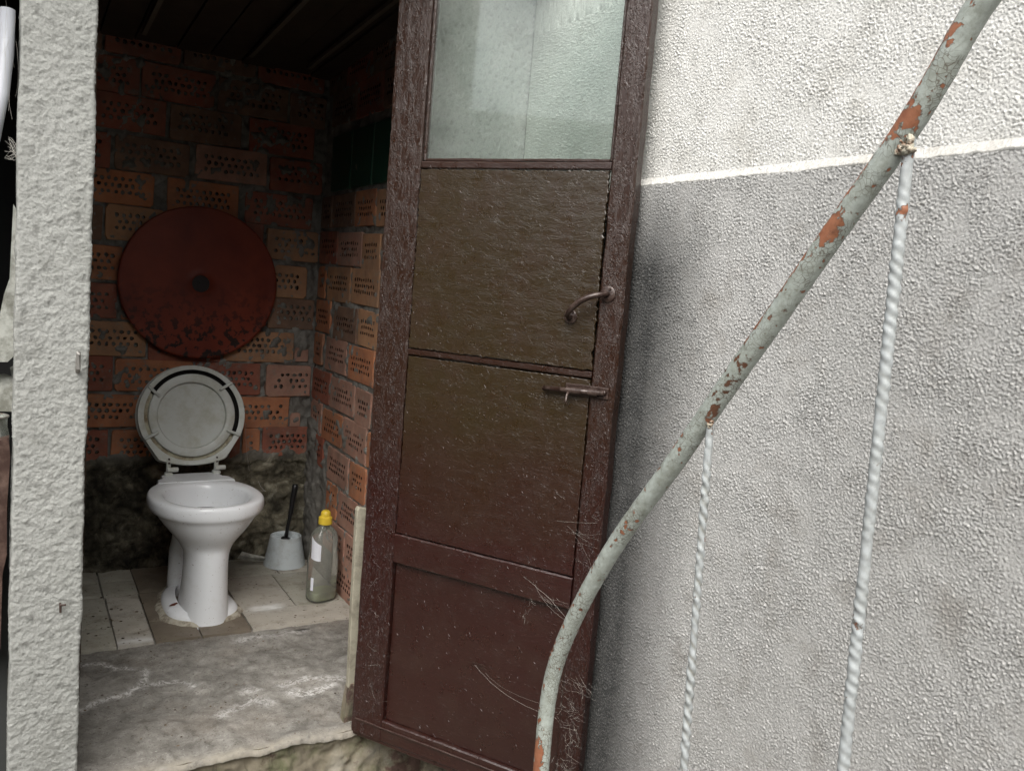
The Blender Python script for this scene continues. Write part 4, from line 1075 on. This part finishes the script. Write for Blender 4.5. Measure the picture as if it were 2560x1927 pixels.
for q in range(22): chip(.547-rs.uniform(0, .012), rs.uniform(.98, 1.20), rs.uniform(.006, .016), rs.uniform(.0006, .0012), rs.gauss(-.1, .15), -.0008)
o = mesh('wood_splinters', V, F, MAT['d_metal'], D); o['kind'] = 'stuff'
# hinges (edge seen from the side)
for z in (.22, .95, 1.70):
    b = MB(); b.tube([(-.004, DT+.003, z-.04), (-.004, DT+.003, z+.04)], .006, 12); b.build('hinge', MAT['d_metal'], D)

# ------------------------------------------------------------------ handrail with two twisted balusters
XP = .765
rail = thing('stair_railing', 'bent pale grey pipe handrail with orange rust patches and two twisted bars', 'railing', (XP, 1.08, -.32))
ctrl = [(-.62, 2.62), (.0, 1.99), (.36, 1.577), (.493, 1.428), (.525, 1.372), (.562, 1.309), (.632, 1.212), (.687, 1.134), (.773, 1.014), (.852, .901), (.894, .846), (.955, .761), (1.010, .670),
        (1.053, .585), (1.080, .511), (1.090, .435), (1.090, .339), (1.090, .10), (1.090, -.32)]
def catmull(P, n):
    P = [np.array(p, float) for p in P]; out = []
    for i in range(len(P)-1):
        p0 = P[max(i-1, 0)]; p1 = P[i]; p2 = P[i+1]; p3 = P[min(i+2, len(P)-1)]
        L = np.linalg.norm(p2-p1); k = max(3, int(L/n))
        for j in range(k):
            t = j/k; out.append(.5*((2*p1)+(-p0+p2)*t+(2*p0-5*p1+4*p2-p3)*t*t+(-p0+3*p1-3*p2+p3)*t**3))
    out.append(P[-1]); return np.array(out)
cl = catmull(ctrl, .0022)
# light smoothing of the centre line
for _ in range(120): cl[1:-1] = (cl[:-2]+cl[1:-1]*2+cl[2:])/4
tg = np.gradient(cl, axis=0); tg /= np.linalg.norm(tg, axis=1)[:, None]
NAz = 72; an = np.linspace(0, 2*math.pi, NAz+1)[:-1]; s_ = np.concatenate([[0], np.cumsum(np.hypot(*np.diff(cl, axis=0).T))])
AN, SS = np.meshgrid(an, s_, indexing='ij')
nx = np.cos(AN); nyy = np.sin(AN)     # along -X (towards the viewer) and along the in-plane normal
inpl = np.stack([-tg[:, 1], tg[:, 0]], 1)     # (y,z) normal
rr0 = .0133+.00012*samp(NB, SS, AN*.014, .003)+.00008*samp(NA, SS, AN*.014, .0015)
PXx = XP-rr0*nx; PYy = cl[:, 0][None]+rr0*nyy*inpl[:, 0][None]; PZz = cl[:, 1][None]+rr0*nyy*inpl[:, 1][None]
# rust field: noise plus bare patches where the photograph shows them (y, z on the wall side, angle)
f = .19+.12*samp(bandnoise(512, 14, 8, .9), SS, AN*.014, .0016)
def patch(z, ang, rz, ra, amp):
    global f
    rz = rz*.8; k = np.argmin(np.abs(cl[:, 1]-z)); da = (AN-math.radians(ang)+math.pi) % (2*math.pi)-math.pi
    f = f+amp*np.exp(-((SS-s_[k])/rz)**2-(da/math.radians(ra))**2)
# angle 0 faces the camera side (-X); +90 lies towards the upper or lower edge depending on the normal
UP = 90 if inpl[len(inpl)//3][1] > 0 else -90
patch(1.215, -8*np.sign(UP), .024, 42, .80); patch(1.250, UP*.85, .022, 26, .40)
for z in (1.17, 1.14, 1.10, 1.04, .93): patch(z, UP*.50, .014, 22, .42)
for z in (1.155, 1.115, 1.08, 1.19, 1.24, 1.27, 1.36, 1.385): patch(z, UP*.60, .026, 24, .52)
patch(1.345, UP*.75, .04, 30, .5); patch(1.318, UP*.45, .022, 40, .50); patch(1.322, -UP*.35, .018, 40, .50); patch(1.30, UP*.3, .012, 30, .4)
patch(1.395, 5, .012, 20, .42); patch(1.44, -UP*.1, .01, 16, .30)
patch(1.05, -UP*.55, .030, 24, .40); patch(1.03, -UP*.3, .012, 18, .34); patch(.995, -UP*.60, .022, 26, .42)
patch(.805, -UP*.25, .008, 34, .42); patch(.765, -UP*.2, .010, 16, .34); patch(.72, UP*.7, .035, 22, .48); patch(.66, UP*.7, .035, 20, .5); patch(.69, UP*.75, .03, 20, .4)
patch(.600, UP*.5, .012, 26, .42); patch(.545, UP*.45, .022, 20, .52); patch(.425, -UP*.1, .008, 18, .36)
patch(.375, -5, .020, 50, .55); patch(.34, -10, .05, 44, .6); patch(.25, 0, .06, 50, .6); patch(.63, UP*.8, .01, 20, .38)
rp = random.Random(3)
for _ in range(80): patch(rp.uniform(.40, 1.42), rp.uniform(-80, 80), rp.uniform(.003, .008), rp.uniform(8, 20), rp.uniform(.26, .42))
old = np.exp(-((SS-s_[np.argmin(np.abs(cl[:, 1]-1.03))])/.06)**4)+.8*np.exp(-((SS-s_[np.argmin(np.abs(cl[:, 1]-1.13))])/.02)**2)
gridmesh('handrail', np.stack([PXx, PYy, PZz], -1), MAT['rail'], rail, True, {'rust': f, 'old': old}, wrap=True).location = (-XP, -1.08, .32)
def twisted(name, a, b_, r, starts, lead, depth, seed, m, rustpts=(), gk=1.):
    a = Vector(a); b_ = Vector(b_); L = (b_-a).length; n = int(L/.001); t = (b_-a).normalized()
    u = t.cross(Vector((1, 0, 0))).normalized(); w = t.cross(u)
    k = 32; an = np.linspace(0, 2*math.pi, k+1)[:-1]; s = np.linspace(0, L, n)
    A, Sx = np.meshgrid(an, s, indexing='ij')
    ph = starts*A+2*math.pi*Sx/lead*starts
    prof_ = .5+.5*np.cos(ph)+.35*samp(NB, Sx+seed, A*.004, .002)*.3
    fade = np.clip((Sx-.03)/.04, .25, 1)
    R = r-depth+depth*1.6*prof_*fade*(1+.45*samp(NL, Sx+seed, Sx*0, .004))+.00022*samp(NB, Sx+seed, A*r, .002)
    Pn = np.array(a)[None, None]+Sx[..., None]*np.array(t)+(R*np.cos(A))[..., None]*np.array(u)+(R*np.sin(A))[..., None]*np.array(w)
    f = .10+.11*samp(bandnoise(512, 14, 8, .6), Sx+seed, A*r, .004)
    for z, rz, amp in rustpts: f = f+amp*np.exp(-((Sx-z)/rz)**2)
    return gridmesh(name, Pn, m, rail, True, {'rust': f, 'groove': np.clip(.5-.5*np.cos(ph), 0, 1)**2*fade*gk}, wrap=True)
o = twisted('baluster', (XP, .788, .978), (XP, .730, -.28), .0054, 2, .034, .0008, 3, MAT['bar'], ((.012, .02, .30), (.06, .02, .12), (.155, .006, .25), (.27, .006, .2))); o.location = (-XP, -1.08, .32)
o = twisted('baluster', (XP, .556, 1.305), (XP, .508, -.28), .0062, 2, .025, .00045, 9, MAT['bar'], ((.015, .02, .24), (.072, .007, .30), (.085, .02, .10), (.20, .006, .2), (.33, .006, .28), (.50, .006, .3)), gk=.4); o.location = (-XP, -1.08, .32)
# weld beads
def weld(y, z, n, rad, seed, m):
    rs_ = random.Random(seed); b = MB()
    import bmesh
    bm = bmesh.new()
    for i in range(n):
        c = Vector((XP+rs_.uniform(-.75, -.2)*rad*.9, y+rs_.uniform(-1, 1)*rad*.8, z+rs_.uniform(-1, 1)*rad*.7))
        q = bmesh.ops.create_icosphere(bm, subdivisions=2, radius=rs_.uniform(.16, .36)*rad, matrix=Matrix.Translation(c))
        for v in q['verts']: v.co += Vector((rs_.uniform(-1, 1), rs_.uniform(-1, 1), rs_.uniform(-1, 1)))*.0011
    me = bpy.data.meshes.new('weld'); bm.to_mesh(me); bm.free(); me.materials.append(m)
    me.polygons.foreach_set('use_smooth', [True]*len(me.polygons)); o = link_obj('weld', me, rail, (-XP, -1.08, .32)); return o
MAT['weldp'] = m_simple('painted_weld', (.42, .40, .32), .5, .4, 0, 60, (.30, .12, .06), 150, .002)
weld(.557, 1.296, 60, .0115, 1, MAT['weldp']); weld(.788, .974, 26, .0075, 2, MAT['weldp'])

# ------------------------------------------------------------------ cobwebs
def R3(p):   # door-local to world
    a = math.radians(-58.15); return (H0[0]+p[0]*math.cos(a)-p[1]*math.sin(a), H0[1]+p[0]*math.sin(a)+p[1]*math.cos(a), H0[2]+p[2])
def threads(b, pts_pairs, r=.00035, sag=.006, seed=0):
    rs_ = random.Random(seed)
    for a, c in pts_pairs:
        a = Vector(a); c = Vector(c); n = 8; off = Vector((rs_.uniform(-1, 1), rs_.uniform(-1, 1), -abs(rs_.gauss(0, 1))))*sag
        pts = []
        for i in range(n+1):
            t = i/n; p = a.lerp(c, t)+off*4*t*(1-t)+Vector((rs_.uniform(-1, 1), rs_.uniform(-1, 1), rs_.uniform(-1, 1)))*.0006
            pts.append(p)
        b.tube(pts, r*rs_.uniform(.6, 1.3), 3, cap=False)
rs = random.Random(5); b = MB()
def clump(s, z, ds, dz, n, y=-.001, L=.03, ang=None, r=.00012):
    prs = []
    for _ in range(n):
        x = s+rs.gauss(0, ds); zz = z+rs.gauss(0, dz); a = rs.gauss(ang, .3) if ang is not None else rs.uniform(0, math.pi*2); l = L*rs.uniform(.3, 1.3)
        x2 = min(x+math.cos(a)*l, .64)
        prs.append((R3((x, y-rs.uniform(0, .008), zz)), R3((x2, y-rs.uniform(0, .012), zz+math.sin(a)*l))))
    threads(b, prs, r, .003, rs.random())
clump(.580, .30, .018, .010, 26, L=.025, ang=-.5); clump(.592, .185, .012, .03, 34, L=.022); clump(.580, .10, .016, .014, 34, L=.018); clump(.585, .24, .012, .012, 20, L=.014)
clump(.50, .47, .020, .006, 12, L=.03, ang=-.45); clump(.55, .62, .015, .02, 8, L=.06, ang=-.3)
clump(.45, .40, .004, .02, 8, y=.012, L=.02, ang=1.5); clump(.545, .22, .03, .06, 14, L=.03, ang=-.5)
clump(.06, .25, .02, .15, 16, L=.03)
# longer strands between door and pipe
pp = lambda z: (XP-.015, float(np.interp(-z, -cl[:, 1], cl[:, 0])), z)
prs = [(R3((.33, .012, .262)), pp(.44)), (R3((.36, .012, .25)), pp(.455)), (R3((.42, .012, .24)), pp(.43)), (R3((.44, .0, .50)), pp(.62)), (R3((.47, .0, .49)), pp(.615)), (R3((.46, .01, .36)), pp(.50)),
       (R3((.50, -.002, .70)), R3((.605, -.004, .66))), (R3((.51, -.002, .64)), R3((.60, -.004, .655))), (R3((.545, .0, .655)), R3((.552, -.004, .60)))]
threads(b, prs[:2]+prs[3:5]+prs[6:], .00018, .010, 3)
o = b.build('cobweb', MAT['web'], recalc=False); o['kind'] = 'stuff'; tag(o, 'pale tangled cobwebs on the lower free edge of the brown door', 'cobweb')
b = MB(); prs = []
for i in range(26): prs.append(((-.002+rs.uniform(-.003, .004), 1.86+rs.uniform(-.01, .01), 1.30+rs.uniform(-.012, .012)), (-.012+rs.uniform(-.010, .006), 1.88+rs.uniform(-.02, .03), 1.30+rs.uniform(-.02, .03))))
for i in range(9): prs.append(((rs.uniform(-.03, 0), 1.95, rs.uniform(1.35, 1.6)), (rs.uniform(-.03, 0), 1.95, rs.uniform(1.35, 1.6))))
threads(b, prs, .0002, .006, 8)
o = b.build('cobweb', MAT['web'], recalc=False); o['kind'] = 'stuff'; tag(o, 'thin cobweb strands at the upper left edge of the cream pillar', 'cobweb')
b = MB(); threads(b, [((.745, 3.16, .55), (.765, 3.15, .37)), ((.77, 3.15, .30), (.83, 3.15, .29)), ((.83, 3.15, .29), (.80, 3.15, .33))], .0006, .01, 4)
o = b.build('cobweb', MAT['web'], recalc=False); o['kind'] = 'stuff'; tag(o, 'single cobweb thread hanging before the mouldy plaster right of the toilet', 'cobweb')

# ------------------------------------------------------------------ debris on the floor
rs = random.Random(17); V = []; F = []
def bit(x, y, z, r):
    b0 = len(V); n = rs.choice([3, 4, 5]); a0 = rs.uniform(0, 6); el = rs.uniform(.35, 1)
    for q in range(n):
        a = a0+2*math.pi*q/n; V.append((x+r*math.cos(a), y+r*el*math.sin(a), z+rs.uniform(.0003, .0015)))
    V.append((x, y, z+r*.5)); F.extend([(b0+q, b0+(q+1) % n, b0+n) for q in range(n)])
for q in range(190):
    bit(rs.uniform(.13, .99), rs.uniform(2.56, 3.18), .0105, rs.choice([.001, .0015, .002, .004]))
for q in range(60): bit(rs.uniform(.13, .37), rs.uniform(2.56, 2.95), .0105, rs.choice([.0015, .003, .006]))
for q in range(420): bit(rs.uniform(.13, .80), rs.uniform(1.91, 2.54), .0045, rs.choice([.0008, .001, .0015, .002, .0035]))
o = mesh('floor_debris', V, F, MAT['debris']); o['kind'] = 'stuff'; tag(o, 'dry crumbs and dirt scattered over tiles and concrete step', 'debris')
o = poly_slab('plaster_shard', [(-.07, .012), (-.055, .03), (-.02, .018), (.03, .006), (.035, .0), (-.01, .0)], -.01, .01, MAT['whitewash']); o.location = (.80, 3.12, .035); o.rotation_euler = (math.radians(-50), math.radians(8), .2)
tag(o, 'pale broken shard lying between toilet and brush holder', 'shard')
